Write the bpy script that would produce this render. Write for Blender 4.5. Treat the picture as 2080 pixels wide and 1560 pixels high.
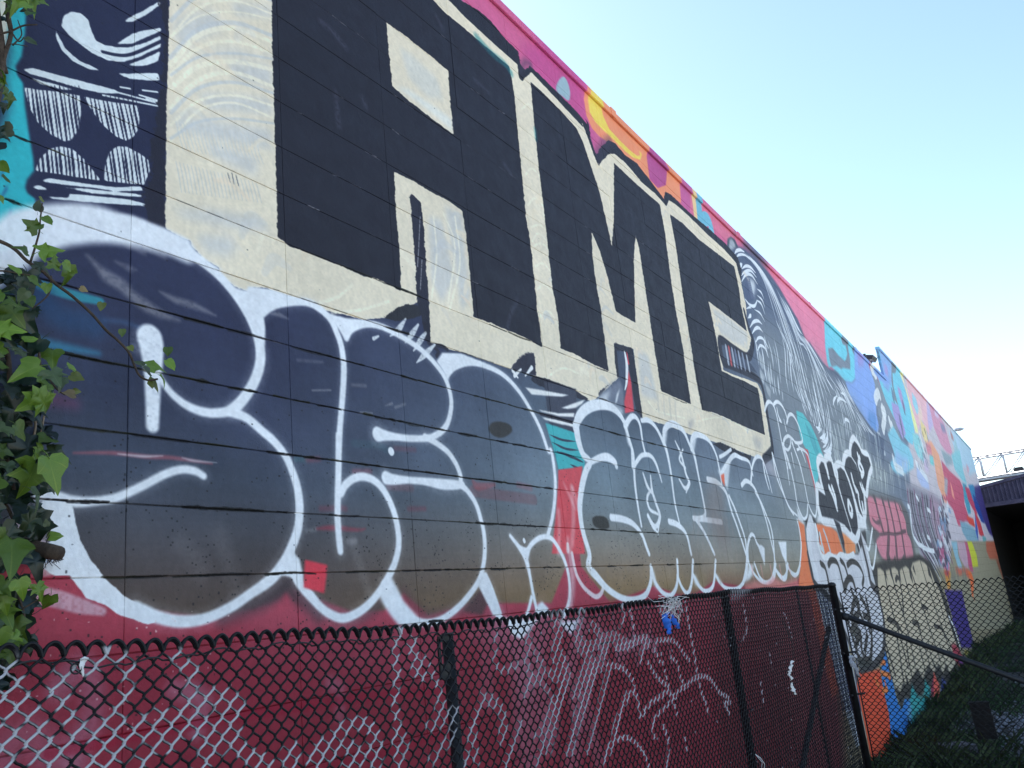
import bpy, math, random
import numpy as np

random.seed(7)
RNG = np.random.default_rng(11)
for _o in list(bpy.data.objects):
    bpy.data.objects.remove(_o, do_unlink=True)
SC = bpy.context.scene
COL = SC.collection
R_ = math.radians

# ------------------------------------------------------------------ camera
# world: X runs along the painted wall, Y goes into the wall (its face is Y = 0), Z up, ground about Z = 0
ZO = 2.0                                    # wall height coordinate v -> Z = v + ZO
CAM_U, CAM_V, CAM_D = -1.4196256, -0.2129288, 2.1823567
CF = 1708.3771                              # focal length in pixels of the 2080 px wide photograph
CR = np.array([[0.543525677, 0.103644373, -0.832969196],
               [0.167829319, 0.958891519, 0.228823894],
               [0.822443407, -0.264168315, 0.503787598]])   # rows: right, down, forward in (u, -v, -w)
from mathutils import Matrix, Vector
cam_d = bpy.data.cameras.new("camera")
cam = bpy.data.objects.new("camera", cam_d)
COL.objects.link(cam)
cam_d.sensor_width = 36.0
cam_d.lens = CF / 2080.0 * 36.0
cam_d.clip_start = 0.05
cam_d.clip_end = 2000.0
def _w(r):
    return Vector((r[0], r[2], -r[1]))      # (u, -v, -w) -> (X, Y, Z)
_rt, _up, _bk = _w(CR[0]), -_w(CR[1]), -_w(CR[2])
cam.matrix_world = Matrix(((_rt.x, _up.x, _bk.x, CAM_U), (_rt.y, _up.y, _bk.y, -CAM_D),
                           (_rt.z, _up.z, _bk.z, CAM_V + ZO), (0, 0, 0, 1)))
SC.camera = cam

# ------------------------------------------------------------------ sky, sun, exposure
SUN_EL, SUN_AZ = 40.0, 18.0                 # azimuth from +Y towards +X: the sun stands behind the wall, to the right
world = bpy.data.worlds.new("World")
SC.world = world
world.use_nodes = True
nt = world.node_tree
bg = nt.nodes["Background"]
sky = nt.nodes.new("ShaderNodeTexSky")
sky.sky_type = 'NISHITA'
sky.sun_disc = False
sky.sun_elevation = R_(SUN_EL)
sky.sun_rotation = R_(SUN_AZ)
sky.air_density = 1.0
sky.dust_density = 0.6
sky.ozone_density = 1.0
nt.links.new(sky.outputs[0], bg.inputs[0])
bg.inputs[1].default_value = 0.12
sun_d = bpy.data.lights.new("sun", 'SUN')
sun_d.energy = 5.0
sun_d.angle = R_(0.5)
sun_d.color = (1.0, 0.95, 0.88)
sun = bpy.data.objects.new("sun", sun_d)
COL.objects.link(sun)
_e, _a = R_(SUN_EL), R_(SUN_AZ)
_sd = Vector((math.sin(_a) * math.cos(_e), math.cos(_a) * math.cos(_e), math.sin(_e)))
sun.rotation_euler = _sd.to_track_quat('Z', 'Y').to_euler()
SC.view_settings.view_transform = 'Standard'
SC.view_settings.look = 'None'
SC.view_settings.gamma = 1.0
SC.view_settings.use_curve_mapping = False
SC.view_settings.exposure = 1.6
SC.render.engine = 'CYCLES'
SC.cycles.max_bounces = 6
SC.cycles.diffuse_bounces = 3
SC.cycles.glossy_bounces = 2
SC.cycles.transparent_max_bounces = 8

# ------------------------------------------------------------------ helpers
def ray(x, y):
    return np.array([(x - 1040) / CF, (y - 780) / CF, 1.0]) @ CR

def on_wall(x, y, w=0.0):
    """photo pixel -> (u, v) on the plane w metres in front of the wall"""
    D = ray(x, y)
    t = (CAM_D - w) / max(D[2], .03)
    return CAM_U + t * D[0], CAM_V - t * D[1]

def wpt(x, y, w):
    u, v = on_wall(x, y, w)
    return Vector((u, -w, v + ZO))

REG = {'A': (0, 0, .336538), 'B': (0, 400, .336538), 'C': (500, 400, .336538), 'D': (500, 0, .336538),
       'E': (0, 850, .336538), 'F': (500, 850, .336538), 'G': (1000, 100, .336538), 'H': (1000, 600, .336538),
       'I': (1400, 400, .192308), 'J': (1400, 650, .192308), 'K': (1680, 650, .192308), 'L': (1680, 850, .192308),
       'M': (1400, 900, .192308), 'N': (1600, 1050, .230769), 'O': (1500, 1200, .278846), 'P': (1100, 1150, .288462),
       'Q': (1150, 650, .240385), 'R': (1750, 1250, .158654), 'S': (1850, 1100, .110577), 'T': (1850, 950, .110577),
       'U': (1640, 1150, .262726), 'V': (0, 800, .320513), 'X': (0, 1200, .230769), 'Y': (400, 1200, .230769),
       'Z': (800, 1200, .230769), 'p': (0, 0, 1.0)}

def PX(s):
    """'A 10,20 30,40 G 5,6' -> photo pixels; a letter switches the sketch sheet the numbers refer to"""
    out, reg = [], 'p'
    for tok in s.split():
        if tok in REG:
            reg = tok
            continue
        a = tok.split(',')
        x0, y0, f = REG[reg]
        out.append((x0 + float(a[0]) * f, y0 + float(a[1]) * f) + tuple(float(k) for k in a[2:]))
    return out

def srgb2lin(c):
    c = np.asarray(c, dtype=np.float32)
    return np.where(c <= 0.04045, c / 12.92, ((c + 0.055) / 1.055) ** 2.4)

def lin2srgb(c):
    c = np.clip(np.asarray(c, dtype=np.float32), 0, 1)
    return np.where(c <= 0.0031308, c * 12.92, 1.055 * c ** (1 / 2.4) - 0.055)

def spline(pts, n=6, closed=False):
    """Catmull-Rom through the points (extra columns such as width are carried along)"""
    P = np.array(pts, dtype=float)
    if len(P) < 3:
        t = np.linspace(0, 1, n + 1)[:, None]
        return P[0] * (1 - t) + P[-1] * t
    if closed:
        Q = np.vstack([P[-1], P, P[0], P[1]])
    else:
        Q = np.vstack([2 * P[0] - P[1], P, 2 * P[-1] - P[-2]])
    out = []
    for i in range(1, len(Q) - 2):
        a, b, c, d = Q[i - 1], Q[i], Q[i + 1], Q[i + 2]
        for t in np.linspace(0, 1, n, endpoint=False):
            out.append(.5 * ((2 * b) + (-a + c) * t + (2 * a - 5 * b + 4 * c - d) * t * t + (-a + 3 * b - 3 * c + d) * t ** 3))
    out.append(Q[-2])
    return np.array(out)
# ------------------------------------------------------------------ the painting as a computed paint layer of the wall
def box_blur(a, rx, ry):
    for ax, r in ((1, rx), (0, ry)):
        r = int(round(r))
        if r < 1:
            continue
        pad = [(0, 0), (0, 0)]
        pad[ax] = (r + 1, r)
        c = np.cumsum(np.pad(a, pad, mode='edge'), axis=ax, dtype=np.float64)
        n = a.shape[ax]
        k = 2 * r + 1
        if ax == 1:
            a = (c[:, k:k + n] - c[:, :n]) / k
        else:
            a = (c[k:k + n, :] - c[:n, :]) / k
    return a.astype(np.float32)

def tile_noise(n, cell, seed, squash=1):
    g = np.random.default_rng(seed)
    m = max(2, n // cell)
    a = g.random((m, max(2, m // squash))).astype(np.float32)
    ys = np.linspace(0, m, n, endpoint=False)
    xs = np.linspace(0, a.shape[1], n, endpoint=False)
    yi, xi = ys.astype(int), xs.astype(int)
    fy, fx = (ys - yi)[:, None], (xs - xi)[None, :]
    fy, fx = fy * fy * (3 - 2 * fy), fx * fx * (3 - 2 * fx)
    y2, x2 = (yi + 1) % m, (xi + 1) % a.shape[1]
    return ((a[np.ix_(yi, xi)] * (1 - fx) + a[np.ix_(yi, x2)] * fx) * (1 - fy)
            + (a[np.ix_(y2, xi)] * (1 - fx) + a[np.ix_(y2, x2)] * fx) * fy).astype(np.float32)

NT = 1024
LINE_GAIN = 1.0
N_FINE = tile_noise(NT, 3, 1)
N_MID = tile_noise(NT, 9, 2)
N_BIG = tile_noise(NT, 64, 3)
N_EDGE = .45 * N_FINE + .55 * N_MID
N_STREAK = tile_noise(NT, 4, 4, squash=16)

class Canvas:
    """paint in wall metres (u along, v up); the u axis is stored logarithmically so that near parts get more cells"""
    def __init__(s, W, H, u0, u1, v0, v1, off=None, to_uv=None):
        s.W, s.H, s.v0, s.v1, s.off = W, H, v0, v1, off
        s.u0, s.u1 = u0, u1
        xs = (np.arange(W) + .5) / W
        if off:
            a, b = math.log(u0 + off), math.log(u1 + off)
            s.la, s.lb = a, b
            s.ug = np.exp(a + xs * (b - a)) - off
        else:
            s.ug = u0 + xs * (u1 - u0)
        s.ug = s.ug.astype(np.float32)
        s.vg = (v0 + (np.arange(H) + .5) / H * (v1 - v0)).astype(np.float32)
        s.C = np.zeros((H, W, 3), np.float32)
        s.to_uv = to_uv

    def X(s, u):
        u = np.asarray(u, float)
        if s.off:
            return (np.log(np.maximum(u + s.off, 1e-3)) - s.la) / (s.lb - s.la) * s.W
        return (u - s.u0) / (s.u1 - s.u0) * s.W

    def Y(s, v):
        return (np.asarray(v, float) - s.v0) / (s.v1 - s.v0) * s.H

    def uv(s, pts):
        wide = any(len(p) > 2 for p in pts)
        return np.array([tuple(s.to_uv(p[0], p[1])) + ((tuple(p[2:]) or (1.0,)) if wide else ()) for p in pts])

    def blend(s, y0, y1, x0, x1, m, col, op):
        m = np.clip(m * op, 0, 1)[..., None]
        c = np.array(col, np.float32) / 255.0
        s.C[y0:y1, x0:x1] = s.C[y0:y1, x0:x1] * (1 - m) + c * m

    def nz(s, N, y0, y1, x0, x1):
        return N[np.ix_(np.arange(y0, y1) % NT, np.arange(x0, x1) % NT)]

    def fill(s, pts, col, soft=.003, rough=.0, op=1.0, smooth=False, grain=0.0, uv=False):
        if isinstance(pts, str):
            pts = PX(pts)
        P = np.array(pts, float) if uv else s.uv(pts)
        if smooth:
            P = spline(P, 5, True)
        x, y = s.X(P[:, 0]), s.Y(P[:, 1])
        um = float(np.clip(P[:, 0].mean(), s.u0, s.u1))
        rx = max(1, (s.X(um + soft) - s.X(um)))
        ry = max(1, s.Y(soft) - s.Y(0))
        pad = int(max(rx, ry) * 3 + 3)
        x0, x1 = max(0, int(x.min()) - pad), min(s.W, int(x.max()) + pad)
        y0, y1 = max(0, int(y.min()) - pad), min(s.H, int(y.max()) + pad)
        if x1 <= x0 or y1 <= y0:
            return
        h, w = y1 - y0, x1 - x0
        D = np.zeros((h, w + 2), np.float32)
        n = len(x)
        for i in range(n):
            xa, ya, xb, yb = x[i] - x0, y[i] - y0, x[(i + 1) % n] - x0, y[(i + 1) % n] - y0
            if ya == yb:
                continue
            sg = 1.0
            if ya > yb:
                xa, ya, xb, yb, sg = xb, yb, xa, ya, -1.0
            r0, r1 = max(0, math.ceil(ya - .5)), min(h - 1, math.ceil(yb - .5) - 1)
            if r1 < r0:
                continue
            rr = np.arange(r0, r1 + 1)
            xc = np.clip(xa + (rr + .5 - ya) * (xb - xa) / (yb - ya), 0, w)
            xi = xc.astype(int)
            fr = xc - xi
            D[rr, xi] += sg * (1 - fr)
            D[rr, xi + 1] += sg * fr
        m = np.clip(np.abs(np.cumsum(D, 1)[:, :w]), 0, 1)
        m = box_blur(box_blur(m, rx * .6, ry * .6), rx * .6, ry * .6)
        if rough:
            m = m + (s.nz(N_EDGE, y0, y1, x0, x1) - .5) * rough * np.where((m > .01) & (m < .99), 1.4, 0)
            m = np.clip((m - .5) * 3.2 + .5, 0, 1)
        if grain:
            m = m * np.clip(1 - grain + 2 * grain * s.nz(N_FINE, y0, y1, x0, x1), 0, 1)
        s.blend(y0, y1, x0, x1, m, col, op)

    def stroke(s, pts, w, col, soft=.006, op=1.0, closed=False, straight=False, taper=0, grain=0.0, rough=0.0, uv=False, n=6):
        w = w * LINE_GAIN
        """w: width in metres (or per-point widths as third numbers, times w)"""
        if isinstance(pts, str):
            pts = PX(pts)
        P = np.array(pts, float) if uv else s.uv(pts)
        if P.shape[1] < 3:
            P = np.hstack([P, np.ones((len(P), 1))])
        if not straight:
            P = spline(P, n, closed)
        L = len(P)
        wd = P[:, 2] * w * .5
        if taper:
            t = np.linspace(0, 1, L)
            if taper == 1:
                wd = wd * (1 - t * .85)
            else:
                wd = wd * np.clip(np.minimum(t, 1 - t) * 2 * 1.6 + .12, 0, 1)
        mx = float(wd.max()) + soft * 1.5 + .004
        xl, xh = s.X(P[:, 0].min() - mx), s.X(P[:, 0].max() + mx)
        yl, yh = s.Y(P[:, 1].min() - mx), s.Y(P[:, 1].max() + mx)
        bx0, bx1 = max(0, int(xl)), min(s.W, int(xh) + 2)
        by0, by1 = max(0, int(yl)), min(s.H, int(yh) + 2)
        if bx1 <= bx0 or by1 <= by0:
            return
        M = np.zeros((by1 - by0, bx1 - bx0), np.float32)
        for i in range(L - 1):
            (ua, va), (ub, vb) = P[i, :2], P[i + 1, :2]
            m2 = max(wd[i], wd[i + 1]) + soft * 1.5 + .004
            x0 = max(bx0, int(s.X(min(ua, ub) - m2)))
            x1 = min(bx1, int(s.X(max(ua, ub) + m2)) + 2)
            y0 = max(by0, int(s.Y(min(va, vb) - m2)))
            y1 = min(by1, int(s.Y(max(va, vb) + m2)) + 2)
            if x1 <= x0 or y1 <= y0:
                continue
            du, dv = ub - ua, vb - va
            l2 = du * du + dv * dv + 1e-12
            U = s.ug[x0:x1][None, :] - ua
            V = s.vg[y0:y1][:, None] - va
            t = np.clip((U * du + V * dv) / l2, 0, 1)
            d = np.sqrt((U - t * du) ** 2 + (V - t * dv) ** 2)
            ww = wd[i] + t * (wd[i + 1] - wd[i])
            # a cell is wider than the line far away: never let it vanish
            cell = float(s.ug[min(x1, s.W) - 1] - s.ug[x0]) / max(1, x1 - 1 - x0) if x1 - x0 > 1 else .002
            sf = max(soft, cell * .8, .0025)
            m = np.clip((ww - d) / sf + .5, 0, 1)
            m = m * m * (3 - 2 * m)
            sub = M[y0 - by0:y1 - by0, x0 - bx0:x1 - bx0]
            np.maximum(sub, m, out=sub)
        if rough:
            M = np.clip(M + (s.nz(N_EDGE, by0, by1, bx0, bx1) - .5) * rough * np.where((M > .02) & (M < .98), 1.3, 0), 0, 1)
        if grain:
            M = M * np.clip(1 - grain + 2 * grain * s.nz(N_FINE, by0, by1, bx0, bx1), 0, 1)
        s.blend(by0, by1, bx0, bx1, M, col, op)

    def dots(s, us, vs, rs, col, op=1.0):
        c = np.array(col, np.float32) / 255.0
        for u, v, r in zip(us, vs, rs):
            x0, x1 = int(s.X(u - r)), int(s.X(u + r)) + 1
            y0, y1 = int(s.Y(v - r)), int(s.Y(v + r)) + 1
            if x0 < 0 or y0 < 0 or x1 >= s.W or y1 >= s.H:
                continue
            s.C[y0:y1, x0:x1] = s.C[y0:y1, x0:x1] * (1 - op) + c * op
U_MIN, U_MAX, V_MIN, V_MAX, U_OFF = -2.0, 36.6, -2.4, 4.3, 4.0
TW, TH = 4096, 2560
BH_, U_STEP_ = .2032, 16.06
MU = Canvas(TW, TH, U_MIN, U_MAX, V_MIN, V_MAX, U_OFF, on_wall)
F, S = MU.fill, MU.stroke
WHITE = (219, 225, 240)
BLACK = (30, 30, 43)
CREAM = (219, 210, 195)
NAVY = (35, 39, 68)

def paint_ground():
    """sprayed fades of the lower wall: navy, slate, bare brown-grey and khaki block"""
    vs = np.array([-2.4, -.6, -.30, -.12, .0, .15, .3, .48, .75, 1.2, 4.3])
    near = [(70, 58, 46), (72, 60, 48), (80, 67, 54), (80, 66, 60), (75, 67, 69), (68, 70, 82), (61, 69, 88), (54, 61, 86), (44, 49, 77), (40, 44, 74), (38, 42, 72)]
    mid = [(122, 102, 68), (126, 106, 70), (134, 111, 74), (134, 111, 84), (132, 118, 106), (124, 123, 122), (114, 125, 136), (108, 124, 140), (92, 107, 127), (60, 70, 92), (60, 70, 92)]
    far = [(138, 128, 106), (138, 128, 106), (140, 130, 106), (142, 136, 120), (142, 143, 138), (140, 146, 148), (136, 144, 150), (132, 142, 152), (122, 132, 150), (104, 116, 140), (104, 116, 140)]
    def col(tab):
        t = np.array(tab, np.float32) / 255
        return np.stack([np.interp(MU.vg, vs, t[:, k]) for k in range(3)], -1)
    a, b, c = col(near), col(mid), col(far)
    u = MU.ug
    w1 = np.clip((u - .5) / 2.1, 0, 1)[None, :, None]
    w2 = np.clip((u - 3.5) / 5.0, 0, 1)[None, :, None]
    ab = a[:, None, :] * (1 - w1) + b[:, None, :] * w1
    MU.C[:] = ab * (1 - w2) + c[:, None, :] * w2
    yy, xx = np.arange(TH) % NT, np.arange(TW) % NT
    k = (N_BIG[np.ix_(yy, xx)] - .5) * .16 + (N_STREAK[np.ix_(yy, xx)] - .5) * .03
    MU.C[:] *= (1 + k)[..., None]

def paint_red_band():
    F("p -400,1128 60,1140 130,1160 200,1215 300,1240 420,1255 520,1235 590,1195 640,1215 720,1245 780,1240 820,1205 870,1250 960,1225 985,1195 1010,1225 1120,1225 1150,1150 1135,960 1180,950 1168,1040 1180,1150 1240,1225 1330,1190 1400,1215 1450,1180 1560,1200 1620,1180 1640,1130 1652,1197 1700,1420 1712,1600 1712,2600 -400,2600",
      (163, 60, 80), soft=.01)
    F("p -400,1322 50,1305 500,1280 935,1262 1290,1215 1485,1197 1700,1190 1720,2600 -400,2600", (138, 40, 58), soft=.04, op=.85)
    # dark overspray just outside the white outlines
    S("E 1350,1190 1600,1090 1740,985 1800,1060 1920,1180", .06, (62, 50, 58), soft=.06, op=.7)
    F("E 1560,1110 1660,1060 1720,990 1745,985 1790,1080 1840,1150 1760,1080 1720,1040 1690,1090 1620,1120", (62, 52, 58), soft=.012, op=.8)
    S("F 330,1010 420,1110 560,1200 700,1190 800,1120", .05, (70, 52, 60), soft=.05, op=.55)
    F("F 1300,1160 1400,1050 1430,1020 1470,1100 1420,1190", (72, 58, 60), soft=.012, op=.85)
    S("p 820,1205 870,1250 960,1225 990,1190", .05, (88, 60, 66), soft=.05, op=.5)
    # old pale sweep beside the ivy
    S("E 0,1060,1.2 180,1060,1 330,1085,1 480,1130,.9 620,1165,.5", .045, (205, 178, 196), soft=.012, op=.75, grain=.25)
    F("E 60,580 240,560 300,800 330,940 260,955 180,850 100,700", (196, 176, 190), soft=.006, op=.8, grain=.5)
    # hazes and old tags on the red behind the fence
    for s_, w_, o_ in (("p 1010,1270 1050,1330 1060,1450 1075,1560", .16, .40), ("p 1100,1270 1085,1360 1110,1480", .20, .38),
                       ("p 1185,1265 1160,1360 1175,1480 1150,1600", .12, .36), ("p 1230,1300 1190,1400 1215,1540", .12, .30),
                       ("p 1260,1330 1290,1300 1330,1310", .10, .35), ("p 120,1400 170,1355 190,1440 150,1540", .07, .38),
                       ("p 0,1540 60,1500 130,1560", .10, .33), ("p 355,1400 410,1420 400,1480", .06, .42), ("p 670,1390 690,1400 690,1450", .05, .35),
                       ("p 960,1280 985,1300 990,1420", .10, .22), ("p 540,1260 700,1300 900,1330", .22, .10)):
        S(s_, w_, (188, 160, 186), soft=w_ * .8, op=o_ * .85, grain=.15)
    S("p 100,1530 300,1490 520,1450 720,1420 900,1400", .03, (150, 24, 52), soft=.012, op=.55)
    S("p 640,1560 780,1530 900,1490", .02, (150, 24, 52), soft=.012, op=.5)
    F("p 1025,1255 1040,1290 1060,1300 1075,1280 1095,1258", (226, 228, 240), soft=.01)
    F("p 1130,1262 1160,1290 1180,1258", (216, 216, 232), soft=.012)
    for x in (1215, 1245, 1282, 1318, 1352):
        S("p %d,1235 %d,1290 %d,1350" % (x, x + 4, x + 12), .03, (170, 130, 150), soft=.02, op=.4)
    # deep maroon towards the corner post, with darker runs
    F("p 1440,1190 1660,1192 1712,1420 1722,1700 1480,1700", (104, 36, 44), soft=.15, op=.7)
    F("p 1640,1190 1662,1192 1708,1400 1690,1420", (190, 82, 52), soft=.02, op=.75)
    S("p 1590,1260 1608,1300 1612,1330", .05, (62, 34, 36), soft=.03, op=.7)
    # letters seen through the far end of the near fence
    F("p 1655,1190 1700,1190 1760,1500 1740,1520 1722,1460 1690,1340", (186, 196, 216), soft=.01)
    for k in range(9):
        S("p %d,1190 %d,1300 %d,1440" % (1660 + k * 7, 1684 + k * 7, 1712 + k * 6), .05, (30, 38, 90), soft=.01, op=.8)

def paint_top_band():
    PINK, PURP, ORNG = (196, 94, 142), (184, 72, 142), (238, 142, 108)
    F("D 900,-900 D 1300,0 G 110,0 G 175,130 G 420,330 G 580,480 G 640,700 G 800,700 G 1030,920 G 1500,1350 I 560,900 J 1500,600 J 1700,200 K 700,900 p 2070,1000 p 2070,300 p 1500,-900", PINK)
    F("G 330,-60 G 560,200 G 555,300 G 580,420 G 640,640 G 560,480 G 440,330 G 330,230 G 250,120 G 160,0", PURP, soft=.08, op=.7)
    F("I 0,-60 I 400,300 I 700,620 I 1440,1250 I 1420,1560 I 1250,1560 I 900,880 I 560,520 I 400,470 I 0,150", (212, 114, 148), soft=.05)
    F("I 900,850 I 1440,1290 J 1440,150 J 1500,350 J 1500,480 J 1440,500 J 1200,120 I 1200,1400", (226, 130, 166), soft=.03)
    F("G 385,245 400,190 430,165 455,200 470,262 462,310 430,290", (152, 178, 196), smooth=True)
    F("G 540,180 600,240 640,270 760,400 940,590 1050,690 1130,760 1145,930 1080,890 1030,905 1000,865 930,800 860,705 760,625 700,565 645,525 600,475 568,400 553,300 560,235", ORNG, smooth=False)
    F("G 590,225 615,240 650,310 668,400 705,480 765,545 825,605 875,645 893,640 885,608 903,635 893,668 850,655 800,615 740,555 680,500 622,440 588,380 578,310 580,250", (240, 202, 92), smooth=False)
    F("G 932,650 935,595 1010,650 1055,730 1048,820 1000,838 950,785", (172, 76, 140), smooth=False)
    F("G 1125,750 1130,800 1140,925 1195,990 1195,850 1180,800", (188, 92, 150))
    S("G 1195,825 1215,900 1230,1012", .10, (245, 196, 150), soft=.004)
    S("G 1230,860 1245,930 1255,1020 1262,1060 1280,1025 1305,1030 1320,1075 1326,1110", .15, (112, 180, 212), soft=.004)
    # ghost-grey cap of the wood-grain figure
    F("G 1415,1200 1420,1145 1440,1130 1465,1150 1485,1195 1450,1235", (70, 78, 98), soft=.01)
    F("G 1428,1190 1432,1150 1445,1145 1460,1165 1470,1195 1440,1225", (160, 168, 184), soft=.02)
def paint_left_figure():
    F("p -400,-500 60,-500 130,-100 80,480 -10,520 -400,640", (46, 172, 190))
    F("A -900,-900 -200,-900 -60,-100 60,300 30,480 60,620 -10,820 -120,1000 -900,1100", (44, 52, 82), soft=.02)
    F("A -40,0 100,-40 40,220 20,420 -60,620", (226, 224, 214), soft=.01)
    F("A 60,-60 170,-60 110,200 20,420 75,280", (46, 172, 190), soft=.006)
    F("A 165,-500 160,0 150,200 130,340 92,400 105,450 140,500 150,620 175,800 200,950 205,1030 163,1085 152,1130 165,1165 213,1200 216,1400 700,1500 1000,1480 1010,-500", NAVY)
    for s_ in ("A 20,1000 35,980 10,1070 0,1080", "A 48,1110 40,1150 0,1210 8,1180", "A 75,1250 70,1290 40,1330 55,1290"):
        F(s_, (40, 62, 120), soft=.004)
    W = (206, 216, 228)
    kw = dict(soft=.002, rough=.25)
    F("A 370,155 385,95 430,68 490,80 535,120 555,190 580,245 630,270 700,285 780,285 870,260 970,215 970,285 900,315 830,350 740,375 650,365 560,325 480,265 420,215", W, smooth=False, **kw)
    S("A 620,312 700,330 770,332 850,306 975,248", .011, NAVY, soft=.003)
    S("A 780,400 860,368 970,318", .006, NAVY, soft=.003)
    F("A 700,266 760,228 800,202 880,182 975,168 970,188 880,228 790,264", W, **kw)
    F("A 742,132 800,96 860,66 978,2 965,30 880,92 800,132", W, **kw)
    F("A 333,160 345,200 390,290 470,362 560,405 615,432 540,418 440,372 370,302 335,218", W, **kw)
    F("A 762,392 860,360 968,308 955,370 900,392 830,400", W, **kw)
    F("A 697,440 780,446 870,440 955,445 965,487 880,486 780,476", W, **kw)
    F("A 138,420 200,412 330,448 520,498 700,545 718,566 600,562 450,526 300,480 180,446", W, **kw)
    F("A 148,455 250,488 400,528 482,548 380,542 250,506", W, **kw)
    F("A 162,478 260,518 350,545 440,556 300,536", W, **kw)
    for s_ in ("A 725,526 785,536", "A 700,556 850,596 960,626", "A 840,574 950,606", "A 860,545 950,556", "A 620,575 800,610 950,640", "A 880,596 955,616"):
        S(s_, .006, W, soft=.003)
    teeth = (("A 148,525 230,540 330,550 490,580 490,690 472,790 432,845 390,852 310,812 230,742 180,650", [(x, 520, x + 48, 860) for x in range(165, 490, 24)]),
             ("A 505,585 640,610 835,640 842,700 836,780 800,830 760,850 700,822 620,752 560,672", [(x, 580, x + 62, 860) for x in range(515, 830, 25)]),
             ("A 213,1030 240,960 300,897 370,882 440,900 520,970 570,1040 612,1092 450,1066 300,1042", [(x, 870, x + 22, 1100) for x in range(225, 610, 26)]),
             ("A 630,1090 635,990 660,920 710,880 770,885 850,930 900,970 915,1010 870,1115 750,1105", [(x, 870, x + 34, 1120) for x in range(630, 900, 24)]))
    for poly, lines in teeth:
        F(poly, W, **kw)
        for k, (xa, ya, xb, yb) in enumerate(lines):
            j = random.uniform(-4, 4)
            s_ = "A %f,%f,.5 %f,%f,1.3 %f,%f,.7" % (xa + j, ya, (xa + xb) / 2 + j + random.uniform(-3, 3), (ya + yb) / 2, xb + j, yb)
            S(s_, .0042 + .0014 * (k % 3), NAVY, soft=.002, rough=.5)
    F("A 245,1093 300,1075 500,1105 700,1130 850,1125 865,1150 700,1156 560,1132 400,1117", W, **kw)
    F("A 188,1128 230,1118 300,1146 225,1144", W, **kw)
    F("A 208,1166 300,1186 410,1192 422,1168 560,1182 780,1202 895,1236 880,1244 700,1232 500,1217 330,1202", W, **kw)
    F("A 350,1124 560,1144 800,1166 885,1186 780,1186 560,1166", W, **kw)
    # rough near-black brush band beside the cream
    F("A 940,-400 1030,-400 1022,300 1012,600 1002,1000 1000,1380 900,1340 872,1200 882,1100 925,1000 905,880 962,600 985,300 975,100", (34, 34, 50), soft=.008, rough=1.3)

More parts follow.
